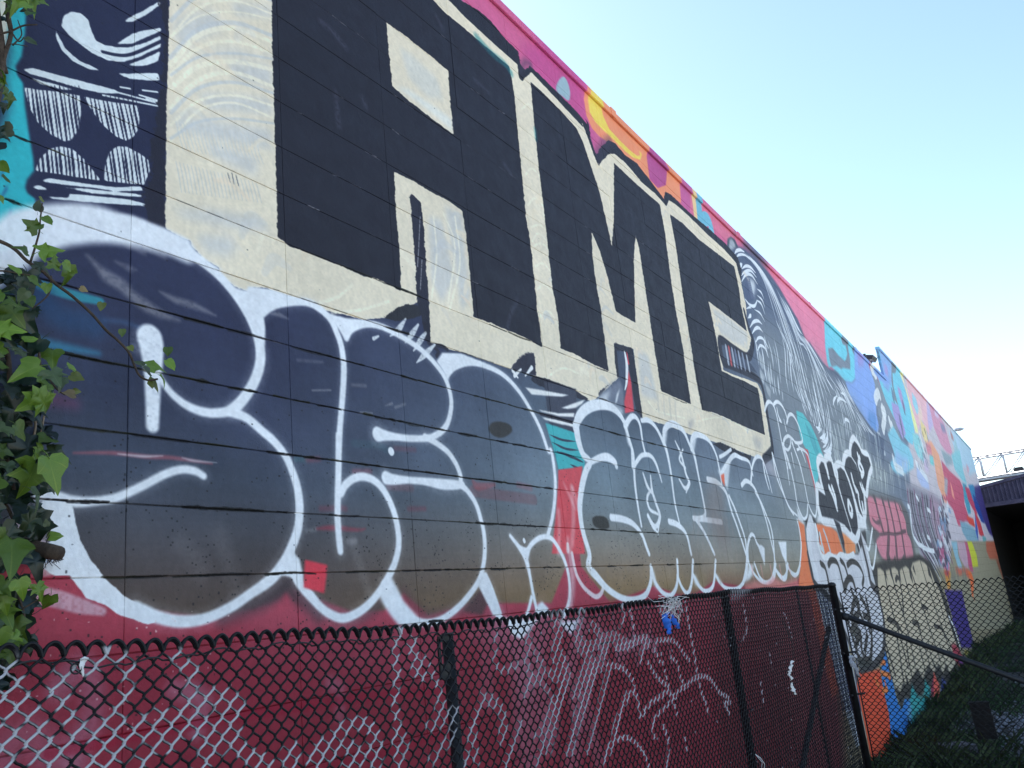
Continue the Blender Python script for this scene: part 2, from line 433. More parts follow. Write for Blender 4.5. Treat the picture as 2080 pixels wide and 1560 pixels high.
def paint_letters():
    """giant roller letters A M E: cream ground, black faces, black outer outlines"""
    # black silhouette behind everything
    F("D 300,-900 D 1240,-30 D 1290,0 D 1400,60 D 1480,130 D 1570,240 D 1642,310 D 1658,392 D 1680,420 D 1715,398 D 1800,478 D 1900,578 D 1990,668 D 2060,752 G 560,418 G 583,450 G 592,540 G 628,640 G 655,590 G 700,550 G 742,568 G 802,640 G 872,690 G 952,790 G 1002,858 G 1034,902 G 1045,860 G 1082,880 G 1182,978 G 1302,1078 G 1402,1168 G 1482,1258 G 1505,1335 H 1500,150 H 1400,300 H 1100,100 H 600,0 D 300,900",
      BLACK, soft=.006, rough=.9)
    # soft dusting where the spray outlines meet
    S("G 170,130 200,80 230,90", .05, (60, 54, 78), soft=.06, op=.5)
    S("G 640,640 680,580 710,560", .10, (60, 54, 78), soft=.10, op=.5)
    F("A 1026,-900 D 1000,-900 D 1130,-60 D 1225,0 D 1330,110 D 1460,230 D 1560,320 D 1636,388 D 1648,470 D 1668,490 D 1690,462 D 1722,436 D 1850,572 D 1960,690 D 2035,770 G 535,428 G 572,520 G 610,630 G 642,705 G 668,668 G 705,632 G 735,630 G 800,682 G 900,800 G 985,872 G 1030,925 G 1052,948 G 1066,912 G 1100,930 G 1180,1000 G 1300,1118 G 1400,1208 G 1470,1288 G 1500,1400 G 1532,1550 H 1540,200 H 1562,262 H 1552,322 H 1530,356 H 1450,312 H 1372,258 H 1388,400 H 1395,450 H 1460,480 H 1520,500 H 1600,530 H 1632,600 H 1660,760 H 1684,920 H 1640,988 H 1560,968 H 1480,935 H 1400,908 H 1330,882 H 1190,838 H 1050,782 H 908,745 H 890,620 H 870,480 H 852,322 H 740,288 H 752,400 H 762,495 H 700,555 H 640,612 H 600,640 H 570,628 H 400,552 H 245,484 H 252,360 C 1735,940 C 1650,980 C 1600,1040 C 1500,1005 C 1330,945 C 1205,915 C 1112,882 C 1100,650 C 1030,640 C 840,728 C 720,742 C 600,712 C 500,690 C 400,655 C 260,600 C 100,545 B 1520,548 B 1510,575 B 1420,540 B 1335,480 B 1325,425 B 1240,382 B 1200,340 B 1155,300 B 1150,265 B 1090,245 B 998,192 A 998,1390 A 1005,600 A 1018,250",
      CREAM, soft=.004, rough=.6)
    # wall showing again between the legs: dark slate with pale sweeps
    # thin-paint greys and roller streaks in the cream
    G1 = (188, 192, 200)
    for poly in ("A 1380,380 1640,400 1640,520 1400,470", "A 1060,120 1300,60 1330,180 1060,280", "A 1400,20 1640,40 1640,100 1420,90", "A 1060,330 1400,290 1640,360 1400,330", "A 1200,560 1640,600 1640,690 1250,660", "A 1040,1260 1300,1270 1560,1320 1640,1400 1420,1380 1100,1310", "B 1180,230 1400,240 1430,300 1380,360 1240,330",
                 "D 930,280 1010,330 1180,480 1200,600 1080,580 960,430", "C 1100,120 1180,140 1260,500 1180,640 1120,500", "C 1200,60 1300,110 1350,600 1300,690 1260,400", "H 1330,80 1420,130 1540,230 1540,320 1440,270 1380,230", "H 880,330 940,360 1000,640 900,600",
                 "A 1060,700 1640,780 1640,900 1300,840 1060,780", "A 1240,860 1560,960 1540,1060 1280,940"):
        F(poly, (184, 188, 198), soft=.03, op=.68, grain=.2)
    for k in range(13):
        y = -40 + k * 62 + random.uniform(-15, 15)
        b = random.uniform(60, 150)
        S("A %f,%f %f,%f %f,%f %f,%f" % (1030, y + b + 60, 1200, y + 20, 1420, y - b * .3 + 20, 1660, y + b * .5), random.uniform(.006, .022), (232, 226, 210) if k % 3 else G1, soft=.008, op=.75, grain=.3)
    for k in range(22):
        x = 1062 + k * 23
        S("A %f,%f,.6 %f,%f,1 %f,%f,.6" % (x, 735 + k * 4, x + 18, 815 + k * 5, x + 44, 905 + k * 4), .006, G1, soft=.004, op=.5)
        S("A %f,%f,.6 %f,%f,1 %f,%f,.6" % (x, 975 + k * 6, x + 16, 1050 + k * 5, x + 34, 1160 + k * 3), .006, (176, 180, 190), soft=.004, op=.5)
    for s_ in ("A 1375,1045 1390,1100", "A 1400,1045 1412,1110", "A 1425,1060 1440,1120"):
        S(s_, .004, (80, 82, 96), soft=.002, op=.8)
    for s_ in ("C 1130,120 1150,350 1120,620", "C 1190,100 1260,300 1220,640", "C 1260,120 1290,400 1230,680", "C 440,640 560,600 640,530", "C 520,700 700,680 860,630",
               "C 1720,180 1770,170 1810,200", "C 1730,300 1780,280 1825,320", "C 1745,420 1790,400 1840,450", "C 1755,560 1800,530 1860,590", "C 1770,720 1830,690 1880,770",
               "H 300,520 420,440 520,470", "H 940,640 1000,700 1160,740", "H 1220,760 1400,740 1560,830", "G 180,360 220,330 250,370", "G 200,760 240,720 300,780", "G 215,940 260,900 320,960", "G 240,1160 280,1110 345,1180"):
        S(s_, .014, (234, 230, 216), soft=.008, op=.6, grain=.3)
    for s_ in ("Q 820,640 830,800", "Q 870,670 885,820", "Q 920,690 930,840", "Q 770,620 780,770"):
        S(s_, .03, (190, 184, 178), soft=.02, op=.5)
    F("Q 1030,860 1090,830 1060,900 1040,950", (150, 148, 158), soft=.03, op=.6)
    F("Q 1580,990 1660,1010 1640,1090 1590,1070", (170, 168, 172), soft=.06, op=.7)
    # loose roller and brush marks all over the cream
    n = 0
    for _ in range(4000):
        if n > 240:
            break
        u, v = random.uniform(.1, 8.5), random.uniform(.45, 3.3)
        y, x = int(MU.Y(v)), int(MU.X(u))
        y2 = min(TH - 1, int(MU.Y(v + .1))); x2 = min(TW - 1, int(MU.X(u + .12)))
        c1, c2, c3 = MU.C[y, x], MU.C[y2, x2], MU.C[y, x2]
        if min(c1.min(), c2.min(), c3.min()) < .62:
            continue
        n += 1
        l, h = random.uniform(.06, .2), random.uniform(-.05, .07)
        S([(u, v, .6), (u + l * .4, v + h + .03, 1), (u + l, v + h * 1.5, .5)], random.uniform(.012, .05), random.choice([(184, 188, 198), (228, 214, 190), (232, 226, 212), (204, 198, 192), (196, 196, 200), (222, 204, 184)]),
          soft=.012, op=random.uniform(.2, .55), grain=.35, uv=True)
    for _ in range(90):
        u, k = random.uniform(.1, 6), random.randint(3, 16)
        v = k * .2032
        if MU.C[int(MU.Y(v)), int(MU.X(u))].min() > .62:
            S([(u, v), (u + random.uniform(.02, .12), v + .001)], .003, (120, 112, 100), soft=.002, op=random.uniform(.2, .6), grain=.9, uv=True)
    LK = dict(soft=.003, rough=.7)
    # A
    F("D 150,-900 D 158,300 D 166,600 D 180,1000 D 190,1430 C 196,242 C 230,268 C 262,302 C 330,318 C 420,352 C 500,392 C 570,414 C 640,448 C 720,480 C 790,492 C 870,532 C 935,572 C 930,430 C 922,250 D 905,1300 D 892,1036 D 940,1060 D 1010,1092 D 1100,1150 D 1220,1212 D 1305,1272 D 1322,1400 C 1322,180 C 1345,400 C 1362,580 C 1376,726 C 1480,762 C 1600,812 C 1700,856 C 1788,908 C 1775,800 C 1758,680 C 1738,480 C 1712,250 D 1686,1300 D 1660,1000 D 1640,800 D 1622,600 D 1605,480 D 1588,402 D 1400,242 D 1290,150 D 1200,75 D 1130,0 D 980,-160 D 700,-900",
      BLACK, **LK)
    F("D 848,133 900,172 930,190 1030,270 1130,350 1220,425 1228,550 1240,700 1252,812 1160,748 1050,662 950,582 882,520 872,430 862,320", CREAM, **LK)
    F("D 930,290 1000,330 1150,470 1190,600 1100,590 980,470", (196, 200, 204), soft=.03, op=.6)
    F("D 900,520 1000,590 1130,690 1240,790 1240,720 1130,640 980,540", (214, 222, 230), soft=.02, op=.6)
    # M
    F("G 232,198 300,258 420,378 510,478 548,560 600,720 650,868 700,1090 722,1196 732,1050 735,686 830,776 920,858 1012,938 1040,1100 1080,1400 H 1110,100 H 1150,320 H 1200,657 H 1120,622 H 1020,578 H 1000,450 H 960,200 G 935,1520 G 905,1330 G 885,1200 G 864,1120 G 853,1250 G 858,1450 H 864,164 H 800,130 H 745,96 H 730,30 G 700,1390 G 650,1220 G 598,1096 G 605,1250 G 630,1430 H 655,80 H 680,280 H 702,456 H 600,412 H 500,355 H 410,320 H 395,120 G 365,1450 G 340,1250 G 310,950 G 280,700 G 250,400",
      BLACK, **LK)
    # E
    F("G 1073,996 G 1150,1052 G 1250,1150 G 1370,1242 G 1460,1312 G 1490,1450 H 1500,50 H 1536,216 H 1430,130 H 1306,36 H 1330,150 H 1352,258 H 1366,340 H 1386,456 H 1450,488 H 1520,516 H 1602,562 H 1614,620 H 1646,842 H 1550,802 H 1450,757 H 1350,712 H 1265,690 H 1230,500 H 1190,250 H 1150,0 G 1110,1200", BLACK, **LK)
    # outlines under and beside the letters
    S("H 1520,90,.7 1545,190,.8 1570,262,1 1566,330,1.1 1540,372,1.1 1460,322,1 1376,270,1.1 1392,390,1.2 1430,418,1 1520,458,1 1602,505,1 1632,560,.9 1660,720,.8 1690,932,.9 1645,990,1", .085, (40, 40, 54), soft=.02)
    F("H 1395,300 1450,335 1560,410 1600,470 1520,440 1430,398", (62, 70, 92), soft=.01)
    for x, c in ((1410, (190, 200, 222)), (1428, (210, 90, 96)), (1447, (180, 190, 214)), (1466, (120, 130, 160)), (1486, (176, 186, 210)), (1510, (150, 160, 186)), (1536, (190, 200, 220))):
        S("H %d,%d %d,%d" % (x, 308 + (x - 1410) * .5, x + 16, 408 + (x - 1410) * .35), .05, c, soft=.02, op=.8)
    F("H 1325,892 1370,888 1440,915 1500,948 1565,965 1560,1000 1480,975 1400,942 1345,905", BLACK, soft=.012, rough=.6)
    S("H 1640,990 1665,965 1690,935", .09, BLACK, soft=.03)
    # A inner shadow column, blobs, gaps
    F("C 985,0 C 1000,-20 C 1055,35 C 1075,200 C 1090,450 C 1105,650 C 1115,888 C 1085,870 C 1060,720 C 1030,640 C 1025,450 C 1010,250 C 995,80", (38, 38, 54), soft=.004, rough=.9)
    F("C 900,742 1060,690 1090,780 1112,885 1210,915 1160,950 1060,850", (48, 54, 84), soft=.006)
    for s_ in ("C 1120,895 1180,900 1215,920", "C 1100,880 1160,930 1150,960"):
        S(s_, .02, (42, 42, 58), soft=.006)
    S("C 1050,120 1042,300 1035,420", .006, (190, 192, 204), soft=.004, op=.6, grain=.6)
    S("C 1062,380 1052,560", .006, (200, 200, 210), soft=.004, op=.6, grain=.7)
    F("C 836,728 880,682 950,655 1030,648 1075,680 1052,722 980,735 900,752", (40, 40, 48), soft=.006, rough=.9)
    F("C 1030,640 1105,650 1115,885 1080,860 1060,720", (36, 36, 50), soft=.005, rough=.8)
    for s_ in ("C 965,735,.3 920,800,1 870,840,.2", "C 1040,770,.4 1000,830,1 960,880,.2", "C 1085,820,.5 1050,870,1 1010,930,.2", "C 1140,890,.4 1080,950,1 1030,1000,.2", "C 800,840,.3 770,855,.6"):
        S(s_, .030, (214, 220, 232), soft=.008, op=.9, grain=.3)
    F("C 1595,1045 1620,1000 1680,960 1735,940 1745,1000 1750,1085 1700,1060 1650,1050", (46, 46, 62), soft=.015, rough=.5)
    F("C 1750,1080 1850,1110 1960,1150 2060,1215 2060,1235 1950,1190 1830,1145 1735,1120 1720,1100", (40, 40, 54), soft=.006, rough=.7)
    F("H 245,484 300,505 400,545 500,585 580,632 560,636 440,590 320,560 255,530 235,500", (40, 40, 54), soft=.008, rough=.6)
    F("H 115,450 150,390 190,355 240,350 252,400 246,480 200,430", (46, 46, 62), soft=.03, rough=.4)
    for s_ in ("C 1640,1090,.4 1610,1050,.8", "C 1725,1030,.9 1685,1080,.3", "C 1660,1040,.4 1620,1080,.8"):
        S(s_, .03, (222, 226, 236), soft=.008)
    # M leg gap: dark frame, slate, white needle and red wedge
    F("H 735,285 845,320 870,470 890,620 908,748 870,700 840,560 815,360 790,340 750,330 765,490 700,545 645,610 640,585 755,500 740,400", (40, 40, 54), soft=.012, rough=.6)
    F("H 755,345 800,345 840,520 850,690 780,690 740,600 770,500", (64, 74, 98), soft=.012)
    F("H 642,612 700,560 765,505 790,560 800,690 740,640 690,625", (112, 120, 142), soft=.03)
    F("H 820,445 838,520 855,700 800,712 796,640 815,540", (206, 72, 88), soft=.006)
    S("H 800,345,.5 812,420,.8 810,520,.6 800,570,.2", .05, (224, 228, 238), soft=.008)
    S("H 812,345,.4 822,410,.7", .03, (206, 72, 88), soft=.006)
    F("H 770,560 752,640 740,660 750,600", (220, 226, 238), soft=.01)
    F("H 640,612 720,570 700,610 690,640 740,660 800,700 780,720 640,640", (222, 228, 240), soft=.03, op=.8)
    # worn white chips along the bed joints and scuffs on the black
    for k in range(2, 18):
        v = k * .2032
        for _ in range(16):
            u = random.uniform(.25, 5.5)
            x0 = float(MU.X(u)); y0 = float(MU.Y(v))
            if MU.C[int(y0) + 6, int(x0)].mean() < .24 and MU.C[int(y0) - 6, int(x0)].mean() < .24 and v > .6:
                l = random.uniform(.015, .09)
                S([(u, v + random.uniform(-.004, .003)), (u + l, v + random.uniform(-.004, .003))], random.uniform(.002, .0045), (168, 172, 188), soft=.002, op=random.uniform(.3, .75), grain=.9, uv=True)
    for s_ in ("D 450,130 520,190 600,290", "D 1150,100 1190,180", "D 1380,480 1460,560", "D 1560,990 1600,1050", "D 700,590 720,640", "D 540,560 560,760", "C 1640,620 1600,700 1580,780"):
        S(s_, .03, (110, 112, 140), soft=.03, op=.22, grain=.95)
    S("D 1390,220 1480,320 1560,385 1600,440", .05, (30, 120, 132), soft=.03, op=.55, grain=.4)
    S("D 1745,780 1752,840", .03, (30, 120, 132), soft=.03, op=.5)
def interp_lines(left, right, n, jitter=.02, sub=24):
    """lines of the engraved wood grain: between two guide curves given in photo pixels"""
    A = spline(PX(left), 8)
    B = spline(PX(right), 8)
    ta, tb = np.linspace(0, 1, len(A)), np.linspace(0, 1, len(B))
    t = np.linspace(0, 1, sub)
    A = np.stack([np.interp(t, ta, A[:, k]) for k in (0, 1)], 1)
    B = np.stack([np.interp(t, tb, B[:, k]) for k in (0, 1)], 1)
    out = []
    for i in range(n):
        f = (i + .5 + random.uniform(-.3, .3)) / n
        wob = f + jitter * np.sin(t * random.uniform(4, 9) + random.uniform(0, 6))
        out.append(A * (1 - wob[:, None]) + B * wob[:, None])
    return out

def cut(line, a, b):
    n = len(line)
    i, j = int(a * (n - 1)), max(int(a * (n - 1)) + 3, int(b * (n - 1)) + 1)
    return line[i:j][::2] if j - i > 6 else line[i:j]

def paint_grain_figure():
    F("I 400,560 I 470,560 I 520,522 I 580,540 I 700,640 I 830,785 I 950,955 I 1050,1130 I 1150,1300 I 1250,1560 J 1270,230 J 1400,430 J 1468,512 J 1550,540 J 1620,640 J 1700,800 J 1800,960 J 1920,1130 J 2060,1260 M 2060,300 M 1900,500 M 1400,700 M 1000,650 M 860,20 J 860,1350 J 760,680 J 640,380 I 640,1560 I 520,760",
      (78, 91, 120), soft=.03)
    F("J 700,-100 J 1000,100 J 1500,560 J 1900,1120 M 1900,500 M 1200,500 M 860,20 J 860,1350 J 740,650", (126, 135, 146), soft=.4, op=.8)
    F("M 850,150 1000,800 1400,820 1980,640 2200,420 2060,250 1950,120 1700,150 1400,200 1200,120", (134, 142, 150), soft=.35, op=.92)
    W = (222, 230, 246)
    kw = dict(soft=.008)
    sets = (("I 480,600 560,605 640,660 720,760 790,900 850,1080 900,1250 950,1420 1000,1560 J 1010,560 1040,760", "I 585,548 690,660 790,800 880,960 960,1130 1040,1320 1110,1500 J 1180,380 1220,560 1270,760", 9),
            ("I 900,960 980,1130 1060,1310 1150,1540 J 1230,300 1300,520 J 1330,700", "I 950,985 1060,1180 1160,1390 J 1240,200 J 1380,430 J 1500,640", 9),
            ("J 900,0 1000,240 1080,480 1150,760 1210,940", "J 1110,0 1200,350 1270,640 1330,900 1370,1130", 8),
            ("J 1210,360 1290,640 1330,900 1360,1120", "J 1420,470 1520,640 1640,800 1700,950", 7),
            ("J 1060,560 1150,800 1230,1000", "J 1330,800 1450,1100 1500,1340", 7),
            ("J 1500,560 1600,740 1720,980 1800,1180", "J 1620,650 1760,900 1900,1140 1990,1240", 8),
            ("J 660,160 690,300 720,520 760,660", "J 900,160 960,400 990,700 1010,880", 8),
            ("J 1250,560 1310,760 1350,960 1372,1080 1345,1140", "J 1440,760 1485,1000 1510,1250 1495,1390 1440,1450", 7),
            ("J 1480,640 1560,820 1600,1000 1610,1180", "J 1640,760 1760,1000 1830,1200 1860,1400", 8),
            ("M 1440,40 1500,240 1560,400", "M 2000,60 2040,300 2060,420", 12))
    for a, b, n in sets:
        for k, l in enumerate(interp_lines(a, b, n, .014)):
            p = random.uniform(0, .25)
            while p < .92:
                q = min(1, p + random.uniform(.3, .65))
                seg = cut(l, p, q)
                wn = random.uniform(.026, .042)
                S([tuple(x) for x in seg], wn, W, op=random.uniform(.6, .95), taper=2, n=3, **kw)
                p = q + random.uniform(.02, .1)
    # curls: brow arcs, side arcs, knot-holes
    for s_, w_ in (("I 480,600,.2 500,570,1 540,560,1 580,580,.4", .09), ("I 495,640,.2 530,610,1 590,615,.8 640,660,.2", .08), ("I 520,770,.2 545,720,1.3 560,705,.2", .09),
                   ("I 555,760,.2 600,730,1 650,745,1 700,800,.3", .09), ("I 540,840,.2 590,790,1 650,780,1 710,850,.3", .08), ("I 550,900,.2 600,820,1 660,830,1 720,920,.3", .09),
                   ("I 590,1080,.4 640,1140,1 690,1150,1 720,1090,.3", .09), ("I 715,970,.2 760,1010,1 790,1080,.2", .08), ("I 720,1040,.2 770,1090,1 800,1170,.2", .08), ("I 710,1090,.2 760,1130,1 800,1240,.2", .09),
                   ("I 605,1180,.3 640,1165,.8 655,1175,.2", .08), ("I 620,1280,.2 645,1255,1.2 655,1240,.2", .09), ("I 640,1380,.2 680,1320,1 730,1310,1 770,1345,.2", .09), ("I 660,1450,.2 700,1390,1 740,1385,1 780,1430,.2", .09),
                   ("I 690,1190,.2 750,1230,1 800,1320,.2", .07), ("J 700,240,.3 730,190,1 780,200,1 840,300,.3", .08), ("J 720,320,.3 750,270,1 800,300,1 840,400,.3", .08),
                   ("J 1340,1130,.3 1370,1150,1.2 1375,1100,1 1360,1020,.3", .13), ("J 1380,1245,.3 1420,1240,1.2 1440,1200,.3", .13), ("J 1410,1290,.3 1445,1285,1.2 1460,1220,.8 1440,1100,.3", .14), ("J 1420,1385,.3 1470,1390,1.2 1500,1320,1 1490,1200,.3", .14),
                   ("J 1430,1440,.3 1470,1450,1.2 1500,1400,.4", .14), ("J 1600,770,.3 1640,790,1 1660,850,.3", .12), ("J 1570,900,.3 1570,850,1 1600,830,1 1660,870,.3", .12), ("J 1640,1090,.3 1650,1050,1 1690,1080,1 1700,1180,.4", .12),
                   ("J 1520,900,.3 1530,840,1 1560,800,.3", .12)):
        S(s_, w_ * .42, W, op=.95, **kw)
    F("I 590,900 620,850 670,855 700,910 705,1000 690,1080 650,1110 610,1080 585,1000", (72, 84, 116), soft=.02)
    F("I 610,860 660,865 695,900 700,980 680,1060 655,1000 630,930", (204, 212, 226), soft=.05, op=.9)
    for k in range(9):
        S("I %d,%d %d,%d" % (612 + k * 5, 885 + k * 22, 640 + k * 5, 880 + k * 22), .03, (86, 96, 126), soft=.01, op=.7)
    for s_ in ("J 740,330 790,440 800,520 770,520 740,440", "J 745,500 800,600 790,660 750,620", "J 810,520 860,580 870,660 830,640", "J 800,660 860,740 860,830 820,760"):
        F(s_, (176, 184, 196), soft=.02, op=.7)
    # the turquoise leaf and its red edge
    F("J 1130,955 1200,985 1280,1100 1350,1250 1402,1400 1425,1450 M 1400,170 M 1370,330 M 1350,430 M 1330,430 M 1290,280 M 1260,90 J 1260,1400 J 1220,1340 J 1180,1260 J 1150,1120", (88, 186, 198), soft=.01)
    F("M 1215,60 1255,70 1285,270 1330,470 1350,640 1330,500 1280,300 1240,160", (206, 86, 96), soft=.01)
    for k in range(5):
        S("J %d,%d %d,%d" % (1230 + k * 20, 1100 + k * 30, 1330 + k * 16, 1400 + k * 20), .03, (60, 130, 150), soft=.02, op=.6)

def paint_far_wall():
    """the colourful far half of the wall"""
    # upper washes
    F("K 700,400 K 830,560 K 1500,1340 K 1620,1560 L 1760,1250 L 1830,1560 L 1000,1560 L 900,900 L 860,500 K 860,1300", (196, 190, 205), soft=0.135)
    F("K -30,20 130,130 220,220 300,400 300,620 262,662 190,642 120,560 40,492 20,505 0,440 -20,280", (112, 204, 232), soft=0.020)
    F("K 120,120 200,190 218,270 243,420 246,520 160,505 150,520 100,482 50,494 30,440 10,300 60,295 120,372 185,432 200,420 213,350 196,270 165,255", (120, 132, 152), soft=0.020)
    F("K 10,150 60,292 118,368 150,385 185,430 210,345 192,275 175,300 150,240 128,140 60,60 10,20", (112, 204, 232), soft=0.020)
    F("K 285,280 420,430 470,560 512,680 516,850 522,1000 548,1120 524,1260 430,1120 330,970 240,800 190,640 262,662 296,620", (132, 166, 236), soft=0.050)
    F("K 320,300 400,380 380,480 330,500", (160, 140, 210), soft=0.090, op=.7)
    F("K 440,960 510,1000 530,1180 500,1180 430,1060", (84, 134, 200), soft=0.068, op=.7)
    F("K 430,420 500,520 560,690 640,870 740,1100 800,1360 700,1320 600,1100 548,1010 516,850 506,680 470,560", (130, 140, 158), soft=0.050)
    for s_ in ("K 470,530 490,550 500,575 510,570", "K 510,850 520,800 545,770 555,800", "K 590,930 585,970 600,1000 610,960", "K 660,1060 670,1100 690,1120", "K 715,1240 735,1280 760,1290", "K 610,1020 600,1080 590,1160", "K 680,1200 700,1280 740,1360", "K 545,1240 575,1290 560,1340", "K 760,1360 780,1420"):
        S(s_, .20, (222, 228, 240), soft=0.027, op=.9)
    F([(15.9, 3.4), (17.6, 3.4), (17.6, 4.3), (15.9, 4.3)], (130, 172, 226), soft=.05, uv=True)
    F("K 540,262 K 620,360 K 700,470 K 690,490 K 760,540 K 830,750 K 900,1000 K 925,1190 K 905,1320 K 860,1290 K 780,1190 K 700,1020 K 620,850 K 520,560 K 600,640 K 560,420", (118, 200, 230), soft=0.027)
    F("K 540,262 620,360 700,470 680,540 690,640 650,760 590,690 600,600", (134, 170, 226), soft=0.068)
    F("K 600,450 640,500 645,600 610,560", (170, 150, 214), soft=0.068, op=.8)
    F("K 680,470 715,480 730,540 720,560 690,560 700,700 750,900 710,840 680,640", (120, 132, 150), soft=0.027)
    F("K 470,470 560,500 660,640 640,680 560,640 500,560", (130, 164, 232), soft=.04)
    F("K 680,865 750,900 792,1050 832,1200 800,1260 740,1120 700,1000", (164, 152, 212), soft=0.045)
    F("K 742,698 780,740 832,960 800,930 760,800", (170, 150, 206), soft=0.045)
    for s_ in ("K 690,760 700,830", "K 770,1040 780,1100", "K 790,1140 800,1200", "K 805,890 815,960"):
        S(s_, .2, (96, 100, 130), soft=0.045, op=.7)
    F("K 750,522 800,600 860,850 900,1050 935,1190 965,1196 945,1100 885,900 835,720", (250, 232, 170), soft=0.045)
    F("K 835,590 900,660 1050,830 1080,1050 1075,1220 1000,1030 965,1160 905,950 850,740", (236, 182, 198), soft=0.068)
    F("K 895,760 940,830 975,980 950,1000 905,880", (150, 204, 230), soft=0.045)
    F("K 960,960 990,900 1010,1020 1000,1100 970,1080", (244, 206, 196), soft=0.090, op=.8)
    F("K 985,1055 1040,1130 1068,1285 1045,1315 1000,1200", (242, 208, 152), soft=0.045)
    F("K 1050,870 1100,940 1120,1120 1080,1180 1060,1040", (190, 176, 222), soft=0.068)
    F("K 1075,890 1180,1000 1240,1100 1295,1300 1335,1440 1270,1410 1200,1310 1130,1140", (206, 146, 178), soft=0.068)
    F("K 1130,940 1190,1010 1170,1040 1140,1010", (206, 190, 226), soft=0.090)
    F("K 1190,1090 1230,1100 1260,1190 1220,1180", (120, 130, 168), soft=0.090, op=.8)
    F("K 1370,1160 1430,1230 1508,1332 1560,1560 1400,1560 1350,1400 1330,1300 1280,1180", (174, 204, 232), soft=0.135)
    F("K 1300,1170 1330,1220 1340,1280 1310,1250", (176, 110, 110), soft=0.090, op=.8)
    F("K 1350,1220 1390,1400 1420,1560 1380,1560 1340,1380", (150, 190, 206), soft=0.090, op=.8)
    # middle
    F("L 640,160 700,80 780,230 860,300 910,420 915,520 860,560 790,600 730,580 690,540 665,470 720,400", (132, 198, 226), soft=0.045)
    F("L 730,330 790,400 860,420 850,560 760,560 700,500", (158, 186, 234), soft=0.113, op=.8)
    F("L 900,150 960,170 1000,260 1040,420 1020,470 960,400 920,300", (140, 206, 220), soft=0.045)
    F("L 945,460 1000,540 1060,620 1085,760 1000,720 950,620", (176, 192, 236), soft=0.045)
    F("L 1010,370 1060,440 1075,560 1040,560", (200, 180, 220), soft=0.090, op=.7)
    for s_ in ("L 980,170 1000,240 1020,330", "L 700,420 720,500 800,560", "L 560,200 590,260", "L 570,300 600,340", "L 940,470 1000,560 1060,640"):
        S(s_, .18, (226, 232, 242), soft=0.027, op=.8)
    F("L 1050,250 1100,240 1180,380 1235,600 1285,910 1240,880 1170,700 1130,450", (242, 164, 136), soft=0.068)
    F("L 1080,380 1120,400 1130,500 1090,480", (120, 200, 210), soft=0.045)
    F("L 1040,260 1090,270 1110,380 1060,380", (206, 130, 150), soft=0.090)
    F("L 1205,440 1290,550 1400,650 1450,760 1450,900 1515,1100 1460,1080 1420,1140 1385,1130 1330,960 1255,860 1240,640", (192, 84, 114), soft=0.054)
    F("L 1300,660 1330,760 1350,860 1320,820", (236, 150, 140), soft=0.045)
    F("L 1240,620 1275,640 1270,820 1240,780", (160, 180, 190), soft=0.068, op=.8)
    F("L 1200,330 1310,400 1330,480 1260,500", (140, 160, 176), soft=0.090)
    F("L 1310,380 1400,330 1440,560 1480,700 1430,660 1350,540", (132, 196, 214), soft=0.068)
    F("L 1430,120 1520,280 1560,440 1590,560 1500,600 1440,420 1400,250", (170, 202, 228), soft=0.135)
    F("L 1470,480 1500,520 1500,580 1480,560", (206, 150, 170), soft=0.090, op=.8)
    F("L 1430,680 1470,700 1500,860 1520,1000 1490,1010 1450,860", (70, 150, 180), soft=0.054)
    F("L 1455,720 1500,740 1560,900 1590,1020 1540,960 1490,860", (186, 62, 96), soft=0.045)
    F("L 1490,700 1545,700 1600,860 1640,1000 1610,1010 1540,860", (54, 130, 180), soft=0.054)
    F("L 1555,720 1620,700 1690,1000 1760,1260 1710,1210 1640,1040 1570,860", (66, 54, 124), soft=0.090)
    F("L 1540,790 1600,900 1665,1110 1630,1090 1560,930", (36, 66, 150), soft=0.054)
    F("L 1468,1025 1545,1060 1565,1150 1500,1112", (212, 74, 62), soft=0.045)
    F("L 1545,940 1620,1100 1665,1260 1610,1230 1580,1100", (204, 66, 78), soft=0.045)
    F("L 1560,1000 1590,1160 1600,1300 1570,1230", (60, 90, 176), soft=0.045)
    F("L 1400,1080 1470,1100 1560,1170 1600,1300 1500,1320 1430,1200", (128, 166, 190), soft=0.068)
    F("L 1640,1230 1680,1260 1690,1370 1650,1360", (110, 170, 180), soft=0.045)
    # lower right: bare khaki blocks with runs of colour
    F("S 760,0 1560,0 1720,700 1860,1555 600,1555 700,700", (150, 143, 124), soft=0.045)
    F("S 1380,0 1560,0 1640,330 1450,320 1390,170", (186, 104, 82), soft=0.068)
    F("S 1560,330 1660,330 1740,800 1640,560", (150, 84, 66), soft=0.090, op=.8)
    F("S 1040,0 1120,0 1210,240 1240,460 1140,470 1100,300", (196, 200, 62), soft=0.036)
    F("S 975,0 1040,20 1110,300 1150,560 1090,540 1020,300", (188, 88, 124), soft=0.045)
    F("S 850,0 990,0 1040,260 1060,500 1010,490 900,300", (190, 160, 180), soft=0.068)
    F("S 740,0 850,0 870,240 960,520 910,580 860,440 800,240", (140, 182, 206), soft=0.045)
    F("S 530,240 620,230 700,400 720,560 620,520 570,380", (212, 120, 160), soft=0.054)
    F("S 820,480 1040,500 1100,560 1160,700 1080,700 980,560 920,620 840,600", (206, 92, 70), soft=0.068, op=.85)
    F("S 1040,540 1110,560 1160,720 1150,1000 1180,1100 1120,980 1090,700", (224, 110, 60), soft=0.045)
    F("S 610,520 740,560 720,720 740,880 690,900 650,740", (200, 140, 66), soft=0.054)
    F("S 600,560 680,520 720,600 660,640", (176, 66, 76), soft=0.054)
    for x in (760, 800, 860, 960, 1000):
        S("S %d,560 %d,640 %d,720" % (x, x + 8, x + 14), .25, (120, 116, 108), soft=0.045, op=.6)
